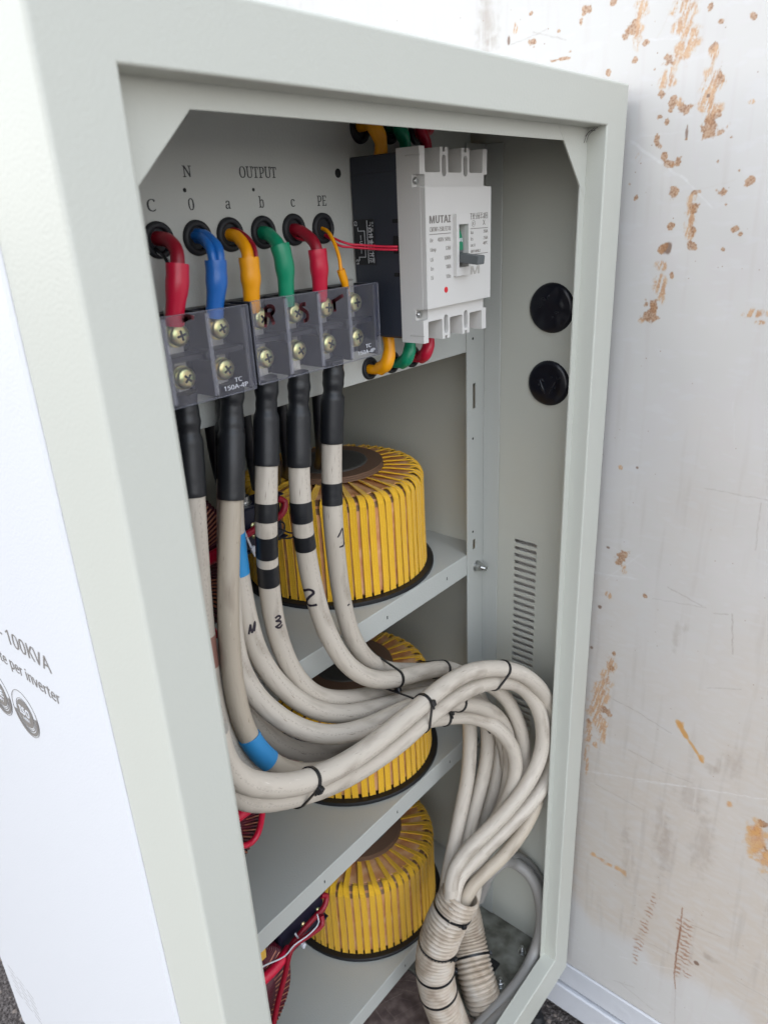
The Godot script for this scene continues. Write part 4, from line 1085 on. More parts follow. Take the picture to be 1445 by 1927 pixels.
func seal(parent: Node, at: Vector3, side: Basis, with_text: bool) -> void:
	# the round certification mark: rings, a dark disc with lettering
	var x := Transform3D(Basis(side.x, side.z, -side.y), at)     # lathe axis out of the door
	var s := Shape.new()
	s.lathe([Vector2(0.0222, 0), Vector2(0.0222, 0.0003), Vector2(0.0226, 0.0003), Vector2(0.0226, 0)], 48, x)
	s.lathe([Vector2(0.0, 0.0003), Vector2(0.0135, 0.0003), Vector2(0.0135, 0)], 48, x)
	s.lathe([Vector2(0.0148, 0), Vector2(0.0148, 0.0003), Vector2(0.0151, 0.0003), Vector2(0.0151, 0)], 48, x)
	for rr in [[0.0162, 0.0172], [0.0182, 0.0212]]:
		for k in 30:                                              # the lower half band
			var w0 := PI + PI * k / 30.0 + 0.12
			var w1 := PI + PI * (k + 1) / 30.0 + 0.12
			var q := func(r: float, w: float) -> Vector3:
				return at + side.x * r * cos(w) + side.y * r * sin(w) + side.z * 0.0003
			s.quad(q.call(rr[0], w0), q.call(rr[1], w0), q.call(rr[1], w1), q.call(rr[0], w1), side.z)
	var o := obj("certification_mark", s, M.print_grey, parent)
	letters("ISO" if with_text else "CE", "Droid Sans", at + side.z * 0.0004 - side.y * 0.0020, 0.0180, 0.0080, M.white_door_paint, parent, side, true, true)
	letters("14001" if with_text else "9001", "Droid Sans", at + side.z * 0.0004 - side.y * 0.0072, 0.0120, 0.0030, M.white_door_paint, parent, side, true)


func toroid(level: int) -> void:
	var where: String = ["top", "middle", "bottom"][level]
	var seen: String = ["with its brown fibre cap in view", "half hidden by the bundled cables", "beside the corrugated conduits"][level]
	var t := thing("toroidal_transformer", "yellow strapped ring transformer on the %s shelf, %s" % [where, seen], "transformer", Vector3(0.451, SHELVES[level], -0.299), "yellow ring transformers, one on each shelf")
	var s := Shape.new()
	s.lathe([Vector2(0.0, 0.0002), Vector2(0.1302, 0.0002), Vector2(0.1302, 0.0042), Vector2(0.1290, 0.0052), Vector2(0, 0.0052)], 72)
	obj("rubber_base", s, M.black_rubber, t)
	var b := Shape.new()
	b.lathe([Vector2(0.1140, 0.0054), Vector2(0.1176, 0.009), Vector2(0.1176, 0.118), Vector2(0.1135, 0.1275), Vector2(0.104, 0.1305), Vector2(0.035, 0.1305), Vector2(0.035, 0.02)], 72)
	obj("paper_wrap", b, M.tan_paper, t)
	var rim := Shape.new()
	rim.lathe([Vector2(0.1178, 0.1190), Vector2(0.1150, 0.1245), Vector2(0.1115, 0.1292), Vector2(0.106, 0.1312)], 72, Transform3D(), true)
	obj("wound_core", rim, M.wrap_brown, t)
	var sheet := Shape.new()
	sheet.lathe([Vector2(0.040, 0.1322), Vector2(0.0400, 0.1334), Vector2(0.1030, 0.1334), Vector2(0.1036, 0.1322)], 60)
	obj("top_paper", sheet, M.tan_paper, t)
	# straps: long ones run over the top to the middle, short ones duck under the top paper
	var variants := []
	for v in 8:
		variants.append(strap(v % 2 == 0, v).mesh())
	var count := 64
	for k in count:
		var a := TAU * k / count + rng.randf_range(-0.004, 0.004)
		obj("strap", variants[(k % 2) + 2 * rng.randi_range(0, 3)], M.yellow_webbing, t, Transform3D(Basis(Vector3.UP, a), Vector3.ZERO))
	var cap := Shape.new()
	for k in 3:
		var y := 0.1380 + 0.0024 * k
		cap.lathe([Vector2(0.03, y), Vector2(0.0686 - 0.0006 * k, y), Vector2(0.0686 - 0.0006 * k, y + 0.0022), Vector2(0.03, y + 0.0022)], 60)
	obj("fibre_cap", cap, M.fibre_brown, t)
	var dish := Shape.new()
	dish.lathe([Vector2(0.0, 0.1452), Vector2(0.020, 0.1454), Vector2(0.036, 0.1462), Vector2(0.045, 0.1468), Vector2(0.0475, 0.1460), Vector2(0.048, 0.1446)], 48, Transform3D(), true)
	obj("clamp_dish", dish, M.dish_grey, t)
	bolt("clamp_bolt", Vector3(0, 0.1453, 0), Vector3.UP, 0.0075, t)


func strap(long: bool, seed_: int) -> Shape:
	var r := RandomNumberGenerator.new()
	r.seed = 100 + seed_
	var p := []          # (radius, height, tilt)
	p.append([0.1205, 0.0058, 0.0])
	p.append([0.1200, 0.020, 0.03])
	p.append([0.1192, 0.060, 0.04])
	p.append([0.1190, 0.100, 0.02])
	p.append([0.1188, 0.116, 0.0])
	for k in 5:
		var w := PI / 2 * (k + 0.6) / 5.4
		p.append([0.1058 + 0.0135 * cos(w), 0.1205 + 0.0138 * sin(w), 0.05 + 0.05 * k])
	if long:
		p.append([0.092, 0.1352, 0.34])
		p.append([0.078, 0.1362, 0.44])
		p.append([0.066, 0.1364, 0.50])
		p.append([0.050, 0.1362, 0.50])
	else:
		p.append([0.0995, 0.1322, 0.22])
		p.append([0.092, 0.1300, 0.22])
	var lean0 := r.randf_range(-0.005, 0.005)
	var lean1 := r.randf_range(-0.02, 0.02) + (0.05 if long else 0.0)
	var wob := r.randf_range(-0.006, 0.006)
	var s := Shape.new()
	var n := p.size()
	var rings := []
	var along := 0.0
	var dist := PackedFloat32Array()
	for i in n:
		var f := float(i) / (n - 1)
		var ang: float = lean0 * (1.0 - f) + lean1 * f * f + wob * sin(f * 9.0)
		var e := Vector3(cos(ang), 0, sin(ang))
		var tang := Vector3(-sin(ang), 0, cos(ang))
		var a: Array = p[maxi(i - 1, 0)]
		var b: Array = p[mini(i + 1, n - 1)]
		var d2 := Vector2(b[0] - a[0], b[1] - a[1]).normalized()
		var out := e * d2.y + Vector3.UP * -d2.x          # away from the core
		if i > 0:
			along += Vector2(p[i][0] - p[i - 1][0], p[i][1] - p[i - 1][1]).length()
		dist.append(along)
		var tilt: float = p[i][2] * (1.0 if long else 0.6)
		var width: float = 0.00425 - (0.0010 * clampf((0.105 - p[i][0]) / 0.04, 0.0, 1.0))
		var cx := tang.rotated(e * d2.x + Vector3.UP * d2.y, tilt)
		var cn := out.rotated(e * d2.x + Vector3.UP * d2.y, tilt)
		var c := e * float(p[i][0]) + Vector3.UP * float(p[i][1])
		var ring := []
		for q in [[-1.0, -0.9], [-1.0, 0.5], [-0.86, 0.75], [-0.6, 0.35], [0.6, 0.35], [0.86, 0.75], [1.0, 0.5], [1.0, -0.9]]:
			ring.append(c + cx * (q[0] * width) + cn * (q[1] * 0.0010))
		rings.append(ring)
	for i in n - 1:
		for j in 7:
			var a: Vector3 = rings[i][j]
			var b: Vector3 = rings[i][j + 1]
			var c: Vector3 = rings[i + 1][j + 1]
			var d: Vector3 = rings[i + 1][j]
			var nn := (b - a).cross(d - a).normalized()
			var from_mid: Vector3 = (a + b) / 2.0 - (rings[i][0] + rings[i][7]) / 2.0
			if nn.dot(from_mid) < 0.0:
				nn = -nn
			s.quad(a, b, c, d, nn, Vector2(j / 7.0, dist[i]), Vector2((j + 1) / 7.0, dist[i]), Vector2((j + 1) / 7.0, dist[i + 1]), Vector2(j / 7.0, dist[i + 1]))
	return s


func variac(level: int) -> void:
	var where: String = ["top", "middle", "bottom"][level]
	var y: float = SHELVES[level] + [0.146, 0.168, 0.182][level]
	var c := Vector3(0.113, y, -0.215)
	var t := thing("ring_coil", "red enamelled ring coil standing at the left of the %s shelf" % where, "coil", c, "red ring coils, one on each shelf")
	var core := Shape.new()
	var face := Transform3D(Basis(Vector3(1, 0, 0), Vector3(0, 0, 1), Vector3(0, -1, 0)), Vector3.ZERO)
	core.lathe([Vector2(0.0400, -0.028), Vector2(0.0870, -0.028), Vector2(0.0870, 0.028), Vector2(0.0400, 0.028), Vector2(0.0400, -0.028)], 64, face)
	obj("ring_core", core, M.core_dark, t)
	var w := Shape.new()
	var tr := Shape.new()
	var turns := 120
	for k in turns:
		var a := TAU * k / turns
		var e := Vector3(cos(a), sin(a), 0)
		var q := PackedVector3Array()
		for p in [[0.0390, -0.026], [0.0405, -0.0295], [0.085, -0.0295], [0.0882, -0.026], [0.0882, 0.026], [0.085, 0.0295], [0.0405, 0.0295], [0.0390, 0.026], [0.0390, -0.026]]:
			q.append(e * p[0] + Vector3(0, 0, p[1]))
		w.tube(q, 0.0015, 7, false)
		var deg := rad_to_deg(a)
		if level == 0 and ((deg > 12.0 and deg < 80.0) or (deg > 318.0 and deg < 345.0)) or level > 0 and (deg > 300.0 or deg < 40.0) and k % 2 == 0:
			tr.tube(PackedVector3Array([e * 0.060 + Vector3(0, 0, 0.0301), e * 0.0845 + Vector3(0, 0, 0.0301)]), 0.0012, 6)
	stuff(obj("winding", w, M.enamel_red, t))
	stuff(obj("bared_track", tr, M.copper, t))
	# the brush arm: a dark block with studs, a strap and its leads
	var up: float = [0.0, -0.012, 0.028][level]
	var x0: float = 0.078
	var arm := Shape.new()
	arm.box(Vector3(x0, -0.010 + up, 0.006), Vector3(0.155, 0.034 + up, 0.026), 0.002)
	arm.box(Vector3(x0 - 0.004, 0.0345 + up, 0.004), Vector3(0.159, 0.0358 + up, 0.0275))
	arm.box(Vector3(x0 - 0.004, -0.0118 + up, 0.004), Vector3(0.159, -0.0105 + up, 0.0275))
	var ao := obj("brush_arm", arm, M.bracket_navy, t)
	for sx in [0.117, 0.143]:
		bolt("terminal_stud", Vector3(sx, 0.036 + up, 0.016), Vector3.UP, 0.0052, ao)
		for sy in [0.015, 0.004]:
			var sc := Shape.new()
			sc.lathe([Vector2(0.0032, 0), Vector2(0.0032, 0.001), Vector2(0.002, 0.0022), Vector2(0, 0.0025)], 16, Transform3D(Basis(Vector3(1, 0, 0), Vector3(0, 0, 1), Vector3(0, -1, 0)), Vector3(sx, sy + up, 0.026)))
			obj("brass_screw", sc, M.yellow_zinc, ao)
	var red := Shape.new()
	var ry := 0.010 + up
	red.tube(path(vec([0.025, ry - 0.004, 0.036, 0.060, ry - 0.003, 0.037, 0.095, ry, 0.032, 0.125, ry + 0.004, 0.031, 0.1495, ry + 0.006, 0.031, 0.159, ry + 0.016, 0.028, 0.151, ry + 0.022, 0.026]), 0.005), 0.0036, 12)
	obj("red_lead", red, M.dark_red_pvc, t)
	var rs := Shape.new()
	rs.tube(path(vec([0.030, ry - 0.0035, 0.0365, 0.060, ry - 0.003, 0.037, 0.086, ry - 0.001, 0.0335]), 0.006), 0.0062, 12)
	obj("red_sleeve", rs, M.red_pvc, t)
	var tie := Shape.new()
	tie.box(Vector3(-0.0012, -0.022, -0.0006), Vector3(0.0012, 0.018, 0.0006), 0.0004, Transform3D(Basis(Vector3(0, 0, 1), 0.3), Vector3(0.102, 0.008 + up, 0.0345)))
	tie.box(Vector3(-0.003, -0.003, -0.001), Vector3(0.003, 0.003, 0.003), 0.0008, Transform3D(Basis(Vector3(0, 0, 1), 0.3), Vector3(0.106, -0.004 + up, 0.0352)))
	obj("white_tie", tie, M.white_nylon, t)
	if level == 2:
		var l2 := Shape.new()
		l2.tube(path(vec([0.2506, 0.336, -0.176, 0.2467, 0.3255, -0.172, 0.230, 0.3285, -0.172, 0.2078, 0.3345, -0.173, 0.1965, 0.335, -0.173, 0.1897, 0.3261, -0.173, 0.1818, 0.3064, -0.173, 0.1663, 0.276, -0.173, 0.1529, 0.248, -0.172, 0.135, 0.215, -0.172]), 0.006), 0.0034, 12)
		for i in l2.v.size():
			l2.v[i] -= c
		obj("red_lead", l2, M.dark_red_pvc, t)
		var l3 := Shape.new()
		l3.tube(path(vec([0.140, 0.362, -0.168, 0.1531, 0.3572, -0.168, 0.1797, 0.344, -0.167, 0.1959, 0.346, -0.167, 0.2191, 0.3398, -0.167, 0.2377, 0.3397, -0.168, 0.2408, 0.3507, -0.172]), 0.005), 0.0009, 8)
		for i in l3.v.size():
			l3.v[i] -= c
		obj("white_lead", l3, M.white_nylon, t)
		var yt := Shape.new()
		yt.box(Vector3(0.037, 0.060, 0.0305), Vector3(0.049, 0.110, 0.0325), 0.0005, Transform3D(Basis(Vector3(0, 0, 1), -0.06), Vector3(0.0, 0.0, 0.0)))
		obj("yellow_strap", yt, M.yellow_webbing, t)
		for q in [[0.2560, 0.3255, -0.186, 0.0052, "red_ring", M.red_pvc], [0.2600, 0.3080, -0.186, 0.0044, "blue_ring", M.bracket_navy]]:
			var rg := Shape.new()
			var loop := PackedVector3Array()
			for k in 17:
				var a := TAU * k / 16.0
				loop.append(Vector3(q[0] + cos(a) * q[3], q[1] + sin(a) * q[3], q[2] + 0.002 * sin(a * 2.0)) - c)
			rg.tube(loop, 0.0016, 10, false)
			obj(q[4], rg, q[5], t)
	else:
		var l2 := Shape.new()
		var pts: PackedVector3Array
		if level == 1:
			pts = vec([0.176, 0.606, -0.176, 0.1869, 0.5792, -0.176, 0.1850, 0.5624, -0.176, 0.1776, 0.5412, -0.176, 0.1671, 0.5322, -0.176, 0.1556, 0.5351, -0.176, 0.145, 0.545, -0.176])
		else:
			pts = vec([0.165, 0.792, -0.182, 0.158, 0.806, -0.180, 0.148, 0.814, -0.180, 0.135, 0.815, -0.180, 0.11, 0.81, -0.180])
		l2.tube(path(pts, 0.006), 0.0034, 12)
		for i in l2.v.size():
			l2.v[i] -= c
		obj("red_lead", l2, M.red_pvc, t)


func terminal_blocks() -> void:
	terminal_block(0.0472, "left terminal block of four poles under a smoky clear cover, half behind the frame", 0)
	terminal_block(0.2052, "right terminal block with R S T in dark red marker on its smoky cover", 1)


func terminal_block(x0: float, label: String, which: int) -> void:
	var t := thing("terminal_block", label, "terminal block", Vector3(x0, 1.0327 if which == 1 else 1.0310, ZP if which == 1 else ZP + 0.0006), "terminal blocks in a row on the mounting plate")
	var wd := 0.1538
	var ht := 0.0665
	var pitch := wd / 4.0
	var zf := -0.1241 - ZP            # front of the cover above the plate
	var b := Shape.new()
	b.box(Vector3(0.0004, 0.001, 0.0002), Vector3(wd - 0.0004, ht - 0.001, 0.0150), 0.0008)
	for k in 5:
		var x := clampf(k * pitch, 0.0018, wd - 0.0018)
		b.box(Vector3(x - 0.0014, 0.0005, 0.0150), Vector3(x + 0.0014, ht - 0.0005, zf - 0.0030), 0.0005)
	for k in 4:
		b.box(Vector3(k * pitch + 0.002, ht / 2 - 0.0022, 0.0150), Vector3((k + 1) * pitch - 0.002, ht / 2 + 0.0022, zf - 0.0075), 0.0005)
	for k in [1, 2, 3]:
		b.lathe([Vector2(0.0050, 0.015), Vector2(0.0050, zf - 0.0034), Vector2(0.0044, zf - 0.0028), Vector2(0, zf - 0.0028)], 20, Transform3D(Basis(Vector3(1, 0, 0), Vector3(0, 0, 1), Vector3(0, -1, 0)), Vector3(k * pitch, ht / 2, 0)))
	obj("base", b, M.black_plastic, t)
	for k in 4:
		var cx := (k + 0.5) * pitch + (0.003 if which == 1 else 0.0020)
		var bus := Shape.new()
		bus.box(Vector3(cx - 0.0085, 0.007, 0.0151), Vector3(cx + 0.0085, ht - 0.007, 0.0182), 0.0006)
		obj("busbar", bus, M.tin, t)
		for row in 2:
			var sy := 0.0172 if row == 0 else 0.0497
			var lug := Shape.new()
			var out := -1.0 if row == 0 else 1.0
			if not (which == 1 and k == 3 and row == 0):
				lug.box(Vector3(cx - 0.0068, sy - 0.007, 0.0183), Vector3(cx + 0.0068, sy + 0.007, 0.0215), 0.001)
				var e0 := sy + out * 0.007
				var e1 := -0.004 if row == 0 else ht + 0.004
				lug.box(Vector3(cx - 0.0060, minf(e0, e1), 0.0185), Vector3(cx + 0.0060, maxf(e0, e1), 0.0225), 0.0015)
				obj("cable_lug", lug, M.tin, t)
			var sc := Shape.new()
			var r := 0.0083
			var x := Transform3D(Basis(Vector3(1, 0, 0), Vector3(0, 0, 1), Vector3(0, -1, 0)), Vector3(cx, sy, 0.0216))
			sc.lathe([Vector2(r * 1.12, 0.0), Vector2(r * 1.12, 0.0016), Vector2(r * 0.9, 0.0018)], 28, x)
			sc.lathe([Vector2(r * 0.88, 0.0018), Vector2(r * 0.9, 0.0042), Vector2(r * 0.99, 0.0044), Vector2(r, 0.0062), Vector2(r * 0.86, 0.0076), Vector2(r * 0.55, 0.0085), Vector2(0, 0.0089)], 28, x, true)
			var so := obj("screw", sc, M.yellow_zinc, t)
			var cr := Shape.new()
			var turn := rng.randf() * PI
			for q in 2:
				cr.box(Vector3(-0.0040, -0.0009, 0.0), Vector3(0.0040, 0.0009, 0.0012), 0.0003, Transform3D(Basis(Vector3(0, 0, 1), turn + q * PI / 2), Vector3(cx, sy, 0.0216 + 0.0080)))
			obj("cross_recess", cr, M.hole_dark, so)
	# the smoky cover: a front sheet with two end cheeks and moulded marks
	var c := Shape.new()
	c.box(Vector3(0.0, 0.0, zf - 0.0016), Vector3(wd, ht, zf), 0.0005)
	c.box(Vector3(wd - 0.0014, 0.0, zf - 0.0280), Vector3(wd, ht, zf - 0.0017), 0.0003)
	c.box(Vector3(0.0, 0.0, zf - 0.0280), Vector3(0.0014, ht, zf - 0.0017), 0.0003)
	var co := obj("cover", c, M.smoky_cover, t)
	var edge := Shape.new()
	for y in [0.0, ht]:
		edge.box(Vector3(0, y - 0.0004, zf - 0.0017), Vector3(wd, y + 0.0004, zf + 0.0001), 0.0003)
	for x in [0.0, wd]:
		edge.box(Vector3(x - 0.0004, 0.0005, zf - 0.0016), Vector3(x + 0.0004, ht - 0.0005, zf + 0.0002), 0.0003)
	obj("cover_rim", edge, M.cover_edge, co)
	for k in 5:                        # moulded ribs inside the cover, over the partitions
		var rx := clampf(k * pitch, 0.0040, wd - 0.0040)
		var mr := Shape.new()
		mr.box(Vector3(rx - 0.0020, 0.002, zf - 0.0024), Vector3(rx + 0.0020, ht - 0.002, zf - 0.0017), 0.0002)
		obj("moulded_rib", mr, M.cover_edge if k in [1, 2, 3] else M.smoky_cover, co)
	for k in [1, 3]:
		for y in [0.010, ht - 0.0085]:
			var ej := Shape.new()
			ej.lathe([Vector2(0.0026, 0), Vector2(0.0026, 0.0003), Vector2(0.0034, 0.0003), Vector2(0.0034, 0)], 24, Transform3D(Basis(Vector3(1, 0, 0), Vector3(0, 0, 1), Vector3(0, -1, 0)), Vector3(k * pitch + 0.001, y, zf)))
			obj("mould_mark", ej, M.smoky_cover, co)
	letters("TC", "Droid Sans", Vector3(0.1357, 0.0092, zf), 0.0075, 0.0034, M.cover_mark, co, Basis(), true)
	letters("150A-4P", "Droid Sans", Vector3(0.1327, 0.0040, zf), 0.0240, 0.0036, M.cover_mark, co, Basis(), true)
	var marks := []
	if which == 1:
		marks = [
			[0.0142, 0.0585, 0.0132, 0.0526, 0.0119, 0.0460], [0.0133, 0.0590, 0.0176, 0.0607, 0.0216, 0.0595, 0.0222, 0.0568, 0.0193, 0.0545, 0.0157, 0.0546, 0.0190, 0.0519, 0.0209, 0.0471],
			[0.0576, 0.0580, 0.0536, 0.0577, 0.0522, 0.0555, 0.0554, 0.0536, 0.0590, 0.0511, 0.0598, 0.0483, 0.0589, 0.0452, 0.0559, 0.0444],
			[0.0907, 0.0559, 0.0970, 0.0576, 0.1041, 0.0597], [0.0932, 0.0562, 0.0934, 0.0523, 0.0936, 0.0486]]
	else:
		marks = [[0.0926, 0.0645, 0.0961, 0.0647, 0.1009, 0.0632], [0.0984, 0.0637, 0.0958, 0.0630, 0.0922, 0.0623]]
	for q in marks:
		var p := PackedVector3Array()
		for i in range(0, q.size(), 2):
			p.append(Vector3(q[i], q[i + 1], zf))
		p = path(p, 0.0012)
		var nn := PackedVector3Array()
		nn.resize(p.size())
		nn.fill(Vector3(0, 0, 1))
		var s := Shape.new()
		s.stroke(p, nn, 0.0032, 0.00025)
		obj("marker_stroke", s, M.red_ink, co)


func csg_box(parent: Node, lo: Vector3, hi: Vector3, cut: bool) -> void:
	var b := CSGBox3D.new()
	b.name = named(parent, "cut" if cut else "body")
	b.size = hi - lo
	b.position = (lo + hi) / 2.0
	b.operation = CSGShape3D.OPERATION_SUBTRACTION if cut else CSGShape3D.OPERATION_UNION
	parent.add_child(b, true)


func csg_outline(parent: Node, outline: PackedVector2Array, z0: float, z1: float) -> void:
	var b := CSGPolygon3D.new()
	b.name = named(parent, "cut")
	b.polygon = outline
	b.depth = z1 - z0
	b.position = Vector3(0, 0, z1)      # it is drawn from z towards -z
	b.operation = CSGShape3D.OPERATION_SUBTRACTION
	parent.add_child(b, true)


func breaker() -> void:
	var x0 := 0.3743
	var x1 := 0.4813
	var t := thing("circuit_breaker", "white three pole moulded case circuit breaker with a black base and grey handle", "circuit breaker", Vector3(x0, 1.0429, ZP))
	var o := Vector3(x0, 1.0429, ZP)
	var base := Shape.new()
	base.box(Vector3(0.0012, 0.003, 0.0002), Vector3(0.1058, 0.1655, -0.1095 - ZP), 0.0012)
	base.box(Vector3(0.0006, 0.004, 0.0010), Vector3(0.1064, 0.151, -0.1097 - ZP), 0.0010)
	var bo := obj("base", base, M.breaker_black, t)
	for y in [1.1524, 1.1322, 1.1055]:
		var r := Shape.new()
		r.box(Vector3(-0.0001, y - o.y - 0.0022, -0.1165 - ZP), Vector3(0.0020, y - o.y + 0.0012, -0.1098 - ZP), 0.0002)
		if y == 1.1322:
			r.box(Vector3(-0.0002, y - o.y - 0.0085, -0.1160 - ZP), Vector3(0.0020, y - o.y + 0.0070, -0.1098 - ZP), 0.0002)
		obj("side_slot", r, M.hole_dark, bo)
	# the printed sticker on the base's side: a terminal sketch and a line of characters that reads downward
	var st := Shape.new()
	st.box(Vector3(-0.0003, 1.1138 - o.y, -0.1640 - ZP), Vector3(0.0007, 1.1545 - o.y, -0.1385 - ZP), 0.0001)
	obj("side_sticker", st, M.sticker_black, bo)
	var ink := Shape.new()
	var bar := func(z0: float, y0: float, z1: float, y1: float) -> void:
		ink.box(Vector3(-0.0005, minf(y0, y1) - o.y, minf(z0, z1) - ZP), Vector3(-0.0002, maxf(y0, y1) - o.y, maxf(z0, z1) - ZP))
	bar.call(-0.1475, 1.1150, -0.1470, 1.1535)
	bar.call(-0.1590, 1.1440, -0.1505, 1.1445)
	bar.call(-0.1510, 1.1210, -0.1505, 1.1440)
	bar.call(-0.1590, 1.1205, -0.1505, 1.1210)
	bar.call(-0.1592, 1.1440, -0.1587, 1.1475)
	bar.call(-0.1592, 1.1175, -0.1587, 1.1210)
	bar.call(-0.1560, 1.1360, -0.1556, 1.1405)
	bar.call(-0.1560, 1.1240, -0.1556, 1.1285)
	obj("wiring_sketch", ink, M.label_white, bo)
	# characters drawn stroke by stroke in a 7 × 7 field, turned a quarter
	var strokes := ["1030 5060 2353 5355 3313", "0363 2022 4042 0666 1416 5456", "1116 0252 4046 2454", "0262 3036 1454 1656", "0060 0363 0666 3036 0006", "2026 5056 2353 0161", "0060 1216 5256 1252 3436"]
	var g := Shape.new()
	for k in strokes.size():
		for w in strokes[k].split(" "):
			var a := Vector2(float(w[0]), float(w[1])) / 6.0
			var b := Vector2(float(w[2]), float(w[3])) / 6.0
			# along the column y runs down from the top; the character's own x runs down too
			var ya := 1.1525 - 0.0054 * k - a.x * 0.0044
			var yb := 1.1525 - 0.0054 * k - b.x * 0.0044
			var za := -0.1402 - a.y * 0.0052
			var zb := -0.1402 - b.y * 0.0052
			g.box(Vector3(-0.0005, minf(ya, yb) - o.y - 0.00028, minf(za, zb) - ZP - 0.00028), Vector3(-0.0002, maxf(ya, yb) - o.y + 0.00028, maxf(za, zb) - ZP + 0.00028))
	obj("lettering", g, M.label_white, bo)
	var down := Basis(Vector3(0, -1, 0), Vector3(0, 0, 1), Vector3(-1, 0, 0))
	for w in [["C2", 1.1530], ["U", 1.1350], ["C1", 1.1185]]:
		letters(w[0], "Droid Sans", Vector3(-0.0003, w[1] - o.y, -0.1632 - ZP + (0.006 if w[0] == "U" else 0.0)), 0.0042 if w[0] != "U" else 0.0022, 0.0032, M.label_white, bo, down)

	# the white cover: shoulders with three open terminals each, a raised front, the handle's well
	var zs := -0.0835
	var zb_ := -0.1094
	var k := CSGCombiner3D.new()
	k.name = "carved"
	add_child(k)
	csg_box(k, Vector3(x0, 1.0429, zb_), Vector3(x1, 1.2112, zs), false)
	csg_box(k, Vector3(x0 + 0.0003, 1.0746, zs - 0.001), Vector3(x1 - 0.0001, 1.1784, -0.0784), false)
	for c in [[0.3818, 0.4045], [0.4168, 0.4382], [0.4510, 0.4735]]:
		csg_outline(k, rounded(Vector2(c[0], 1.1905), Vector2(c[1], 1.2250), 0.0016), -0.1072, -0.080)
		csg_outline(k, rounded(Vector2(c[0], 1.0290), Vector2(c[1], 1.0622), 0.0016), -0.1072, -0.080)
	for c in [0.4106, 0.4446]:
		csg_outline(k, rounded(Vector2(c - 0.0034, 1.1872), Vector2(c + 0.0034, 1.2050), 0.0033, 6), -0.1000, -0.080)
		csg_outline(k, rounded(Vector2(c - 0.0034, 1.0478), Vector2(c + 0.0034, 1.0655), 0.0033, 6), -0.1000, -0.080)
		csg_box(k, Vector3(c - 0.0018, 1.2075, -0.095), Vector3(c + 0.0018, 1.2130, -0.080), true)
		csg_box(k, Vector3(c - 0.0018, 1.0410, -0.095), Vector3(c + 0.0018, 1.0458, -0.080), true)
	for y in [1.1790, 1.0640]:
		for x in [[x0 - 0.002, x0 + 0.0072], [x1 - 0.0055, x1 + 0.002]]:
			csg_outline(k, rounded(Vector2(x[0], y), Vector2(x[1], y + 0.0102), 0.0016), -0.0925, -0.0830)
	csg_box(k, Vector3(x0 - 0.001, 1.2040, -0.0990), Vector3(x0 + 0.0012, 1.2049, -0.0825), true)
	csg_box(k, Vector3(x0 - 0.001, 1.0492, -0.0990), Vector3(x0 + 0.0012, 1.0500, -0.0825), true)
	csg_box(k, Vector3(0.4208, 1.1080, -0.1085), Vector3(0.4360, 1.1460, -0.070), true)
	await get_tree().process_frame
	await get_tree().process_frame
	var carved := k.bake_static_mesh()
	remove_child(k)
	k.free()
	obj("cover", carved, M.breaker_white, t, Transform3D(Basis(), -o))
	for y in [1.1841, 1.0691]:
		for x in [x0 + 0.0036, x1 - 0.0024]:
			var s := Shape.new()
			s.lathe([Vector2(0.0029, 0), Vector2(0.0029, 0.0022), Vector2(0.0022, 0.0034), Vector2(0, 0.0036)], 20, Transform3D(Basis(Vector3(1, 0, 0), Vector3(0, 0, 1), Vector3(0, -1, 0)), Vector3(x, y, -0.0925) - o))
			obj("cover_screw", s, M.steel, t)
	# the bezel round the handle
	var bz := Shape.new()
	var zf := -0.0784
	for q in [[0.4166, 0.4207, 1.1003, 1.1549], [0.4361, 0.4394, 1.1003, 1.1549], [0.4207, 0.4361, 1.1461, 1.1549], [0.4207, 0.4361, 1.1003, 1.1079]]:
		bz.box(Vector3(q[0], q[2], zf + 0.0001) - o, Vector3(q[1], q[3], -0.0744) - o, 0.0)
	obj("bezel", bz, M.breaker_white, t)
	# the drum that turns with the handle, green above and grey below
	var drum := func(a0: float, a1: float) -> Shape:
		var s := Shape.new()
		var n := 14
		var c := Vector3(0, 1.1265, -0.1098)
		for i in n:
			var w0: float = lerpf(a0, a1, float(i) / n)
			var w1: float = lerpf(a0, a1, float(i + 1) / n)
			var p := []
			for x in [0.4212, 0.4322]:
				for w in [w0, w1]:
					p.append(Vector3(x, c.y + sin(w) * 0.0318, c.z + cos(w) * 0.0318) - o)
			var nn := Vector3(0, sin((w0 + w1) / 2), cos((w0 + w1) / 2))
			s.quad(p[0], p[1], p[3], p[2], nn)
			for e in [[0, 1, 0.4212, -1.0], [2, 3, 0.4322, 1.0]]:
				s.tri(p[e[0]], p[e[1]], Vector3(e[2], c.y, c.z) - o, Vector3(e[3], 0, 0), Vector3(e[3], 0, 0), Vector3(e[3], 0, 0))
		return s
	obj("drum_green", drum.call(-0.10, 0.74), M.handle_green, t)
	obj("drum_grey", drum.call(-0.74, -0.10), M.handle_grey, t)
	letters("OFF", "Droid Sans", Vector3(0.42705, 1.1305, -0.0774) - o, 0.0080, 0.0034, M.label_white, t, Basis(Vector3(1, 0, 0), -0.28), true, true)
	var hd := Shape.new()
	hd.box(Vector3(-0.0059, -0.0040, -0.0330), Vector3(0.0059, 0.0040, 0.0), 0.0008, Transform3D(Basis(Vector3(1, 0, 0), 0.10), Vector3(0.4273, 1.1142, -0.0540) - o))
	obj("handle", hd, M.handle_grey, t)
	var rd := Shape.new()
	rd.lathe([Vector2(0.0027, 0), Vector2(0.0027, 0.0004), Vector2(0, 0.0005)], 20, Transform3D(Basis(Vector3(1, 0, 0), Vector3(0, 0, 1), Vector3(0, -1, 0)), Vector3(0.4040, 1.0893, zf) - o))
	obj("trip_button", rd, M.red_dot, t)
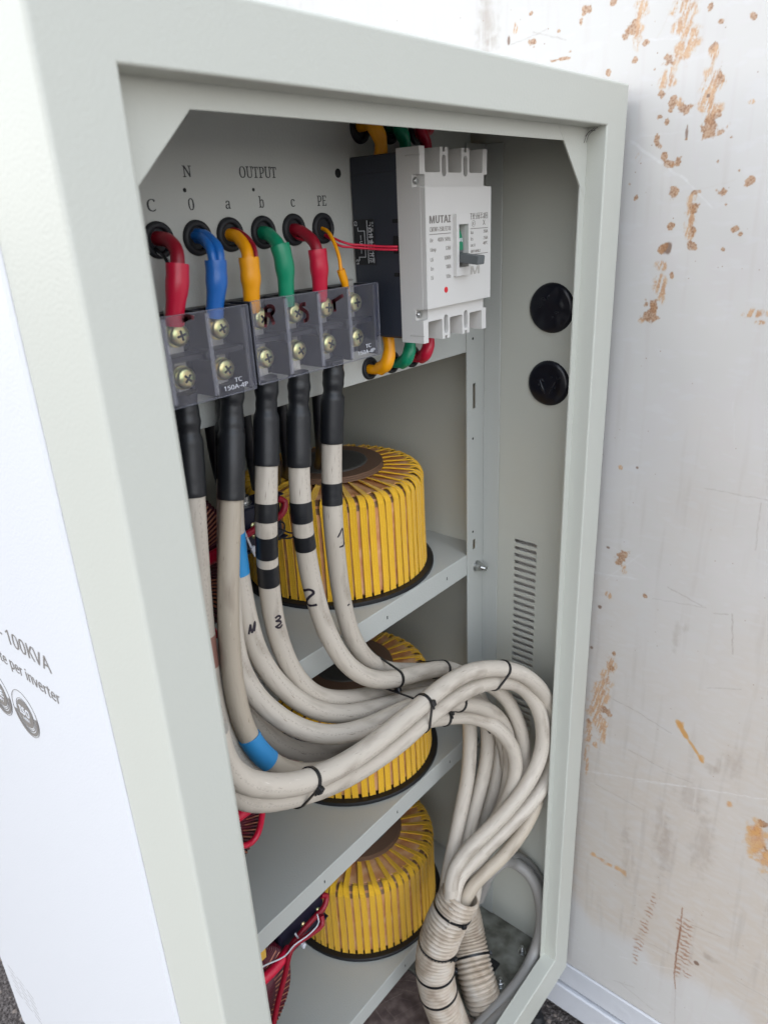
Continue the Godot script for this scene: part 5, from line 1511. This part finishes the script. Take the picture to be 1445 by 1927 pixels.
	# the printed front
	var put := func(text: String, x: float, y: float, wd: float, ht: float, bold := false) -> void:
		letters(text, "Droid Sans", Vector3(x, y, zf) - o, wd, ht, M.print_grey if text == "MUTAI" else M.print_faint if text == "M" else M.print_pale, t, Basis(), false, bold)
	put.call("MUTAI", 0.3802, 1.1484, 0.0323, 0.0066, true)
	put.call("CMTM1-250L/3310", 0.3802, 1.1414, 0.0322, 0.0040)
	put.call("Ue", 0.3804, 1.1325, 0.0044, 0.0034)
	put.call("400V 50Hz", 0.3920, 1.1325, 0.0203, 0.0036)
	put.call("Uimp", 0.3804, 1.1236, 0.0086, 0.0042)
	put.call("12kV", 0.4045, 1.1247, 0.0078, 0.0036)
	put.call("Ui", 0.3804, 1.1160, 0.0042, 0.0034)
	put.call("1000V", 0.4020, 1.1162, 0.0103, 0.0036)
	put.call("In", 0.3806, 1.1082, 0.0042, 0.0034)
	put.call("180A", 0.4045, 1.1082, 0.0078, 0.0036)
	put.call("Ii", 0.3806, 1.1002, 0.0036, 0.0034)
	put.call("10In", 0.4045, 1.0996, 0.0072, 0.0034)
	put.call("Icu", 0.4455, 1.1365, 0.0042, 0.0030)
	put.call("35kA", 0.4680, 1.1367, 0.0076, 0.0032)
	put.call("Ics", 0.4455, 1.1306, 0.0042, 0.0030)
	put.call("25kA", 0.4680, 1.1307, 0.0076, 0.0032)
	put.call("cat. A", 0.4455, 1.1250, 0.0078, 0.0028)
	put.call("-40°C", 0.4665, 1.1258, 0.0088, 0.0030)
	put.call("GB/T14048.2", 0.4455, 1.1195, 0.0170, 0.0026)
	put.call("M", 0.4452, 1.0995, 0.0160, 0.0076, true)
	put.call("K", 0.4494, 1.1446, 0.0022, 0.0026)
	put.call("X", 0.4667, 1.1440, 0.0042, 0.0046)
	var ln := Shape.new()
	for q in [[0.3796, 0.4128, 1.1392], [0.4452, 0.4757, 1.1413], [0.4452, 0.4757, 1.1180]]:
		ln.box(Vector3(q[0], q[2] - 0.0003, zf) - o, Vector3(q[1], q[2] + 0.0003, zf + 0.0002) - o)
	ln.lathe([Vector2(0.0026, 0), Vector2(0.0026, 0.0002), Vector2(0.0029, 0.0002), Vector2(0.0029, 0)], 24, Transform3D(Basis(Vector3(1, 0, 0), Vector3(0, 0, 1), Vector3(0, -1, 0)), Vector3(0.4505, 1.1459, zf) - o))
	obj("printed_rules", ln, M.print_grey, t)
	var cn := Shape.new()
	var zh := ["0161 0060 3036 0353 1656", "0262 1214 2026 4046 0666", "1013 0363 3336 1656 5056", "0060 1216 3036 5256 0363", "0060 0262 3036 0565", "0161 1416 4146 0454 5056", "0060 0666 0006 6066 1353 3135"]
	for i in zh.size():
		for w in zh[i].split(" "):
			var a := Vector2(float(w[0]), 6.0 - float(w[1])) / 6.0
			var b := Vector2(float(w[2]), 6.0 - float(w[3])) / 6.0
			var pa := Vector3(0.4446 + 0.00445 * i + a.x * 0.0036, 1.1500 + a.y * 0.0050, zf) - o
			var pb := Vector3(0.4446 + 0.00445 * i + b.x * 0.0036, 1.1500 + b.y * 0.0050, zf) - o
			cn.box(Vector3(minf(pa.x, pb.x) - 0.0002, minf(pa.y, pb.y) - 0.0002, pa.z), Vector3(maxf(pa.x, pb.x) + 0.0002, maxf(pa.y, pb.y) + 0.0002, pa.z + 0.0002))
	obj("lettering", cn, M.print_grey, t)


func wire(label: String, pts: Array, r: float, m: Material, sleeve: Array, rs: float, ms: Material, extra := []) -> Node3D:
	var t := thing("insulated_wire", label, "wire", Vector3.ZERO)
	var s := Shape.new()
	s.tube(path(vec(pts), 0.004), r, 14)
	obj("insulation", s, m, t)
	for e in extra:
		var s2 := Shape.new()
		s2.tube(path(vec(e[0]), 0.004), e[1], 10)
		obj("strand", s2, e[2], t)
	if sleeve:
		var p := path(vec(sleeve), 0.003)
		var rad := PackedFloat32Array()
		for i in p.size():
			var f := float(i) / (p.size() - 1)
			rad.append(rs * (1.0 - 0.16 * smoothstep(0.42, 0.62, f)) * (1.0 + 0.02 * sin(f * 21.0 + rs * 3000.0)))
		rad[0] = rs * 1.0
		var s3 := Shape.new()
		s3.tube(p, rad, 18, true, 0.88)
		obj("sleeve", s3, ms, t)
	return t


func wires() -> void:
	var zp := ZP
	wire("thick red wire and red sleeve under the letter C", [0.1560, 1.1500, zp - 0.03, 0.1570, 1.1488, zp + 0.004, 0.1572, 1.1470, -0.1520, 0.1556, 1.1405, -0.1425, 0.1530, 1.1310, -0.1395, 0.1515, 1.1240, -0.1390], 0.0053, M.dark_red_pvc, [0.1527, 1.1312, -0.1395, 0.1508, 1.1215, -0.1390, 0.1484, 1.1110, -0.1395, 0.1462, 1.0995, -0.1410, 0.1450, 1.0880, -0.1430], 0.0089, M.red_pvc, [[[0.1535, 1.1420, zp + 0.002, 0.1500, 1.1360, -0.150, 0.1490, 1.1250, -0.142], 0.0014, M.black_plastic], [[0.1540, 1.1400, zp + 0.002, 0.1510, 1.1345, -0.149, 0.1500, 1.1250, -0.141], 0.0012, M.white_nylon]])
	var blue := []
	for k in 3:
		var d: Array = [[-0.0030, 0.0], [0.0014, 0.0022], [0.0046, -0.0010]][k]
		blue.append([[0.1935 + d[0] * 0.6, 1.1500 + d[1], zp - 0.03, 0.1925 + d[0] * 0.6, 1.1488 + d[1], zp + 0.004, 0.1915 + d[0], 1.1460 + d[1], -0.1510, 0.1895 + d[0] * 1.2, 1.1395, -0.1420 + d[1], 0.1882 + d[0], 1.1290, -0.1395 + d[1], 0.1872 + d[0] * 0.7, 1.1200, -0.1395 + d[1]], 0.0035, M.blue_pvc])
	wire("blue wires and blue sleeve under the numeral 0", [0.1935, 1.1480, zp - 0.03, 0.1925, 1.1465, zp + 0.004, 0.1910, 1.1430, -0.1530, 0.1890, 1.1370, -0.1440, 0.1878, 1.1270, -0.1420, 0.1870, 1.1200, -0.1420], 0.0034, M.blue_pvc, [0.1880, 1.1312, -0.1400, 0.1872, 1.1220, -0.1398, 0.1856, 1.1110, -0.1400, 0.1838, 1.1000, -0.1415, 0.1826, 1.0890, -0.1435], 0.0087, M.blue_pvc, blue)
	wire("yellow wire with a thin red one, yellow sleeve under the letter a", [0.2262, 1.1490, zp - 0.03, 0.2260, 1.1480, zp + 0.003, 0.2252, 1.1440, -0.1530, 0.2228, 1.1370, -0.1440, 0.2212, 1.1290, -0.1410, 0.2205, 1.1200, -0.1400], 0.0050, M.yellow_pvc, [0.2209, 1.1312, -0.1400, 0.2206, 1.1200, -0.1396, 0.2203, 1.1090, -0.1402, 0.2204, 1.0990, -0.1415, 0.2210, 1.0890, -0.1435], 0.0085, M.yellow_pvc, [[[0.2290, 1.1530, zp - 0.02, 0.2290, 1.1520, zp + 0.004, 0.2290, 1.1470, -0.1500, 0.2272, 1.1390, -0.1395, 0.2254, 1.1300, -0.1360, 0.2240, 1.1240, -0.1370], 0.0017, M.dark_red_pvc]])
	wire("green wire and green sleeve under the letter b", [0.2615, 1.1490, zp - 0.03, 0.2610, 1.1480, zp + 0.003, 0.2592, 1.1450, -0.1540, 0.2572, 1.1400, -0.1450, 0.2560, 1.1350, -0.1405], 0.0056, M.green_pvc, [0.2565, 1.1385, -0.1415, 0.2574, 1.1300, -0.1398, 0.2586, 1.1190, -0.1398, 0.2592, 1.1090, -0.1408, 0.2595, 1.0890, -0.1430], 0.0086, M.green_pvc)
	wire("dark red wire and red sleeve under the letter c", [0.2976, 1.1500, zp - 0.03, 0.2974, 1.1490, zp + 0.003, 0.2984, 1.1455, -0.1540, 0.2984, 1.1390, -0.1440, 0.2984, 1.1310, -0.1400, 0.2984, 1.1220, -0.1400], 0.0051, M.dark_red_pvc, [0.2985, 1.1325, -0.1400, 0.2988, 1.1230, -0.1396, 0.2992, 1.1120, -0.1400, 0.2994, 1.1010, -0.1410, 0.2994, 1.0890, -0.1430], 0.0086, M.red_pvc, [[[0.2960, 1.1440, zp + 0.001, 0.2940, 1.1415, -0.158, 0.2960, 1.1400, -0.152], 0.0012, M.dark_red_pvc]])
	wire("thin yellow wire with a small yellow sleeve under the letters PE", [0.3343, 1.1500, zp - 0.02, 0.3332, 1.1480, zp + 0.003, 0.3306, 1.1400, -0.1520, 0.3284, 1.1250, -0.1430, 0.3268, 1.1130, -0.1400, 0.3275, 1.1090, -0.1400], 0.0017, M.yellow_pvc, [0.3266, 1.1130, -0.1400, 0.3290, 1.1060, -0.1398, 0.3315, 1.0990, -0.1400, 0.3345, 1.0900, -0.1420], 0.0040, M.yellow_pvc)
	for k in 2:
		var d: float = 0.0013 * (k * 2 - 1)
		wire("%s thin red wire of the pair from the PE hole to the breaker" % ["lower", "upper"][k], [0.3366, 1.1440, zp - 0.01, 0.3366, 1.1415 + d * 0.5, zp + 0.004, 0.3380 + d * 0.5, 1.1352 + d * 1.5, -0.1500, 0.3470, 1.1325 + d * 0.9, -0.1440, 0.3565, 1.1312 + d, -0.1390, 0.3660, 1.1293 + d, -0.1240, 0.3735, 1.1285 + d, -0.1120, 0.3775, 1.1285 + d, -0.1120], 0.0011, M.red_pvc, [], 0.0, null)
	# breaker leads, below and above
	for k in 3:
		var m: Material = [M.yellow_pvc, M.green_pvc, M.red_pvc][k]
		var nm: String = ["yellow", "green", "red"][k]
		var gx: float = [0.3885, 0.4250, 0.4607][k]
		var bx: float = [0.3900, 0.4240, 0.4570][k]
		wire("short %s lead curling from the breaker's underside into its grommet" % nm, [gx, 1.0095, zp - 0.02, gx - 0.001, 1.0090, zp + 0.004, lerpf(gx, bx, 0.4) - 0.002, 1.0110, -0.1500, bx - 0.003, 1.0190, -0.1405, bx, 1.0300, -0.1400, bx + 0.001, 1.0460, -0.1420], 0.0050, m, [lerpf(gx, bx, 0.4) - 0.0015, 1.0108, -0.1515, bx - 0.0035, 1.0165, -0.1420, bx - 0.001, 1.0260, -0.1396, bx + 0.001, 1.0365, -0.1405, bx + 0.001, 1.0480, -0.1430], 0.0072, m)
		var ux: float = [0.3925, 0.4363, 0.4800][k]
		var vx: float = [0.3900, 0.4260, 0.4590][k]
		wire("short %s lead from the roof end of the plate down into the breaker" % nm, [ux, 1.2350, zp - 0.02, ux, 1.2350, zp + 0.003, ux - 0.003, 1.2365, -0.1500, vx - 0.004, 1.2320, -0.1420, vx, 1.2200, -0.1400, vx, 1.2050, -0.1420], 0.0052, m, [ux - 0.004, 1.2362, -0.1490, vx - 0.005, 1.2315, -0.1415, vx - 0.001, 1.2220, -0.1392, vx + 0.001, 1.2130, -0.1400, vx + 0.001, 1.2050, -0.1420], 0.0074, m)
	# dark cables that hang behind the mounting plate
	var hang := [[0.205, -0.200], [0.250, -0.205], [0.273, -0.198], [0.297, -0.206], [0.342, -0.200]]
	for k in hang.size():
		var q: Array = hang[k]
		var t := thing("black_cable", "black cable hanging behind the plate, %s from the left above the top transformer" % ["first", "second", "third", "fourth", "fifth"][k], "cable", Vector3.ZERO, "black cables behind the plate")
		var s := Shape.new()
		s.tube(path(vec([q[0], 1.09, q[1], q[0], 1.01, q[1], q[0] + 0.003, 0.960, q[1] - 0.004, q[0] + 0.022, 0.915, q[1] - 0.025, q[0] + 0.05, 0.885, q[1] - 0.06]), 0.008), 0.0058, 14)
		obj("sheath", s, M.black_plastic, t)
	var t := thing("black_wire_loop", "thin black wire looped in front of the top transformer between two striped cables", "wire")
	var s := Shape.new()
	s.tube(path(vec([0.2260, 0.8930, -0.1600, 0.2338, 0.8925, -0.1560, 0.2408, 0.8883, -0.1550, 0.2391, 0.8806, -0.1550, 0.2310, 0.8760, -0.1570, 0.2220, 0.8740, -0.1600]), 0.002), 0.0009, 8)
	s.tube(path(vec([0.2230, 0.8900, -0.1590, 0.2332, 0.8860, -0.1565, 0.2476, 0.8758, -0.1550, 0.2560, 0.8740, -0.1570]), 0.002), 0.0009, 8)
	s.tube(path(vec([0.2220, 0.8765, -0.1590, 0.2316, 0.8761, -0.1570, 0.2469, 0.8704, -0.1555, 0.2560, 0.8710, -0.1570]), 0.002), 0.0009, 8)
	obj("insulation", s, M.black_plastic, t)


# the share of a path's length, moved on for the piece put before its start
func _shift(f: float, p: PackedVector3Array) -> float:
	var total := 0.0
	for i in p.size() - 1:
		total += p[i].distance_to(p[i + 1])
	var first := p[0].distance_to(p[1])
	return (f * (total - first) + first) / total if first < 0.0072 and first > 0.0068 else f


func cables() -> void:
	var info := {
		"c1": "pale power cable marked 1 with one black tape band",
		"c2": "pale power cable marked 2 with two black tape bands",
		"c3": "pale power cable marked 3 with three black tape bands",
		"cn": "pale power cable marked N with blue tape, behind the grey cable",
		"c5": "thick scuffed pale cable in the lower part of the bundle under the N cable",
		"c8": "shadowed grey cable under the scuffed one, swinging right in the inner loop",
		"c4": "grey brown power cable with a blue tape sleeve near the foot of its drop",
		"c7": "whitish power cable with brown tape beside the left frame edge",
		"ca": "upper of the two clean pale cables in the big front loop",
		"cb": "lower of the two clean pale cables in the big front loop",
	}
	for key in info:
		var t := thing("power_cable", info[key], "cable", Vector3.ZERO, "pale power cables")
		var flat := vec(PATHS[key])
		if key not in ["ca", "cb"]:           # up behind the terminal cover
			flat.insert(0, flat[0] + Vector3(0, 0.007, 0.0))
		var fine := path(flat, 0.007)
		var s := Shape.new()
		for b in BANDS.get(key, []):
			if b[0] == "shrink":          # the sheath ends inside the sleeve
				fine = part_of(fine, _shift(b[2], flat) * 0.7, 1.0)
		s.tube(fine, 0.0092 if key == "c4" else 0.0100, 22)
		obj("sheath", s, M.grey_cable_sheath if key == "c4" else M.cable_sheath, t)
		var dense := path(flat, 0.0025)
		for b in BANDS.get(key, []):
			var p := part_of(dense, _shift(b[1], flat), _shift(b[2], flat)) if b[0] != "shrink" else part_of(dense, 0.0, _shift(b[2], flat))
			var m: Material = {"shrink": M.heat_shrink, "tape": M.black_tape, "blue": M.blue_tape, "brown": M.brown_tape}[b[0]]
			var rad := PackedFloat32Array()
			for i in p.size():
				var f := float(i) / (p.size() - 1)
				if b[0] == "shrink":
					var k := i * 0.0025
					var top := 0.0098 + 0.0006 * sin(k * 220.0 + key.hash() % 7) + 0.0003 * sin(k * 610.0)
					rad.append(lerpf(top, 0.0113, smoothstep(0.40, 0.44, f)) if f < 0.985 else 0.0109)
				else:
					rad.append(0.01035 + 0.00008 * sin(i * 1.9))
			var s2 := Shape.new()
			s2.tube(p, rad, 24)
			var called: String = {"shrink": "shrink_sleeve", "tape": "tape_band", "blue": "blue_tape_band", "brown": "brown_tape_band"}[b[0]]
			obj(called, s2, m, t)
			if b[0] == "tape":       # a loose tape end that runs askew
				var s3 := Shape.new()
				var h := mini(p.size() - 1, 3)
				var q := PackedVector3Array()
				for i in h + 1:
					q.append(p[p.size() - 1 - h + i] + (p[-1] - p[-2]) * 0.9)
				s3.tube(q, 0.01042, 24, true)
				obj("tape_end", s3, m, t)
		for line in INK.get(key, []):
			var p := path(vec(line), 0.0015)
			var nn := PackedVector3Array()
			for i in p.size():
				var near: Vector3 = dense[0]
				for q in dense:
					if q.distance_squared_to(p[i]) < near.distance_squared_to(p[i]):
						near = q
				var d: Vector3 = (p[i] - near).normalized()
				nn.append(d)
				p[i] = near + d * 0.0100
			var s4 := Shape.new()
			s4.stroke(p, nn, {"c1": 0.0019, "cn": 0.0018, "c3": 0.0021}.get(key, 0.0027), 0.0002)
			obj("pen_mark", s4, M.ink, t)
	var labels := {"earth1": "grey cable curving down to the floor in the lower right corner, nearer the opening", "earth2": "grey cable curving down along the lower right wall, behind its twin"}
	for key in labels:
		var t := thing("earth_cable", labels[key], "cable", Vector3.ZERO, "grey cables in the lower right corner")
		var s := Shape.new()
		s.tube(path(vec(PATHS[key]), 0.008), 0.0092 if key == "earth1" else 0.0080, 18)
		obj("sheath", s, M.earth_cable_sheath, t)


func conduits() -> void:
	var labels := {"con1": "front corrugated beige conduit with the cable bundle going in at its mouth", "con2": "rear corrugated beige conduit curving away along the cabinet floor"}
	for key in labels:
		var t := thing("corrugated_conduit", labels[key], "conduit", Vector3.ZERO, "corrugated conduits")
		var p := path(vec(PATHS[key]), 0.0006)
		var rad := PackedFloat32Array()
		for i in p.size():
			var w := absf(sin(PI * i * 0.0006 / 0.0064))
			rad.append(0.0240 + 0.0044 * pow(w, 0.6) + 0.0006 * sin(i * 0.014))
		var s := Shape.new()
		s.tube(p, rad, 36, false)
		var inner := PackedVector3Array()
		for i in 60:
			inner.append(p[i])
		s.tube(inner, 0.0246, 30, false)
		obj("hose", s, M.conduit_plastic, t)
		if key == "con1":
			# the ends of the ribs along the slit
			for k in 7:
				var i := 18 + k * 9
				var d: Vector3 = (p[i + 1] - p[i]).normalized()
				var side := d.cross(Vector3(0.45, 0.0, 0.9)).normalized()
				var b := Shape.new()
				b.lathe([Vector2(0, -0.0014), Vector2(0.0013, -0.0006), Vector2(0.0014, 0.0004), Vector2(0, 0.0014)], 10, Transform3D(Basis(), p[i] + side * 0.0279 * signf(-side.x)), true)
				obj("rib_end", b, M.conduit_plastic, t)


# a nylon tie drawn tight round some circles in the plane across «axis»
func tie(label: String, axis: Vector3, centres: PackedVector3Array, r: float, head_angle: float, tail: float, width := 0.0018) -> void:
	axis = axis.normalized()
	var mid := Vector3.ZERO
	for c in centres:
		mid += c / centres.size()
	var u := (Vector3.UP - axis * axis.y).normalized()
	var w := axis.cross(u)
	var loop := PackedVector3Array()
	var n := 72
	for k in n + 1:
		var a := TAU * k / n
		var d := u * cos(a) + w * sin(a)
		var best := -1e9
		var at := Vector3.ZERO
		for c in centres:
			var q := c - axis * (c - mid).dot(axis)
			if q.dot(d) > best:
				best = q.dot(d)
				at = q + d * r
		loop.append(at)
	var t := thing("cable_tie", label, "cable tie", Vector3.ZERO, "black cable ties")
	var s := Shape.new()
	# a flat strap: thin across, wide along the axis
	for k in n:
		if loop[k].distance_to(loop[k + 1]) < 1e-6:
			continue
		var a0 := TAU * k / n
		var a1 := TAU * (k + 1) / n
		var d0 := u * cos(a0) + w * sin(a0)
		var d1 := u * cos(a1) + w * sin(a1)
		var p := loop[k]
		var q := loop[k + 1]
		var e := axis * width
		s.quad(p - e + d0 * 0.0011, p + e + d0 * 0.0011, q + e + d1 * 0.0011, q - e + d1 * 0.0011, (d0 + d1).normalized())
		s.quad(p + e, p + e + d0 * 0.0011, q + e + d1 * 0.0011, q + e, axis)
		s.quad(p - e, p - e + d0 * 0.0011, q - e + d1 * 0.0011, q - e, -axis)
	obj("strap", s, M.tie_nylon, t)
	var hk := posmod(roundi(head_angle / TAU * n), n)
	var hd := u * cos(TAU * hk / n) + w * sin(TAU * hk / n)
	var tg := axis.cross(hd).normalized()
	var x := Transform3D(Basis(axis, hd, tg), loop[hk])
	var h := Shape.new()
	h.box(Vector3(-0.0030, 0.0002, -0.0034), Vector3(0.0030, 0.0052, 0.0034), 0.0008, x)
	h.box(Vector3(-0.0016, 0.0012, 0.0026), Vector3(0.0016, 0.0024, 0.0030 + tail), 0.0004, x)
	obj("head", h, M.tie_nylon, t)


func ties() -> void:
	var says := [
		"black cable tie round the cables marked 1 and 2 where they turn right",
		"black cable tie round the N cable and its neighbours in mid bundle",
		"black cable tie round the front pair in the middle of its rise",
		"black cable tie round the upper bundle, behind the front pair at its right",
		"black cable tie round the front pair at the crest of the big loop",
		"black cable tie round the front pair at lower left, its head outward",
		"black cable tie round the inner loop below the front pair",
		"black cable tie round the thick scuffed cable behind the inner loop",
		"black cable tie round the rear bundle to the right, over the vent slots"]
	var heads := [2.6, 0.6, 1.2, 4.0, 3.3, 1.9, 0.7, 3.6, 3.4]
	for i in TIES.size():
		var q: Array = TIES[i]
		tie(says[i], Vector3(q[1][0], q[1][1], q[1][2]), vec(q[2]), 0.0102, heads[i], 0.004)
	var p1 := path(vec(PATHS["con1"]), 0.004)
	var p2 := path(vec(PATHS["con2"]), 0.004)
	var both := [[0.10, 0.03, "black cable tie round the front conduit just under its mouth", 4.6, false], [0.33, 0.0, "black cable tie round the front conduit, second from its mouth", 4.1, false], [0.50, 0.40, "third black cable tie down the front conduit from its mouth", 4.9, false], [0.64, 0.0, "lowest black cable tie on the front conduit", 4.2, false]]
	for b in both:
		var i := int(b[0] * (p1.size() - 2))
		var ax := p1[i + 1] - p1[i]
		var c := PackedVector3Array([p1[i]])
		tie(b[2], ax, c, 0.0277, b[3], 0.006, 0.0017)
	var j2 := int(0.42 * (p2.size() - 2))
	tie("black cable tie round the rear conduit alone", p2[j2 + 1] - p2[j2], PackedVector3Array([p2[j2]]), 0.0277, 4.8, 0.003, 0.0017)
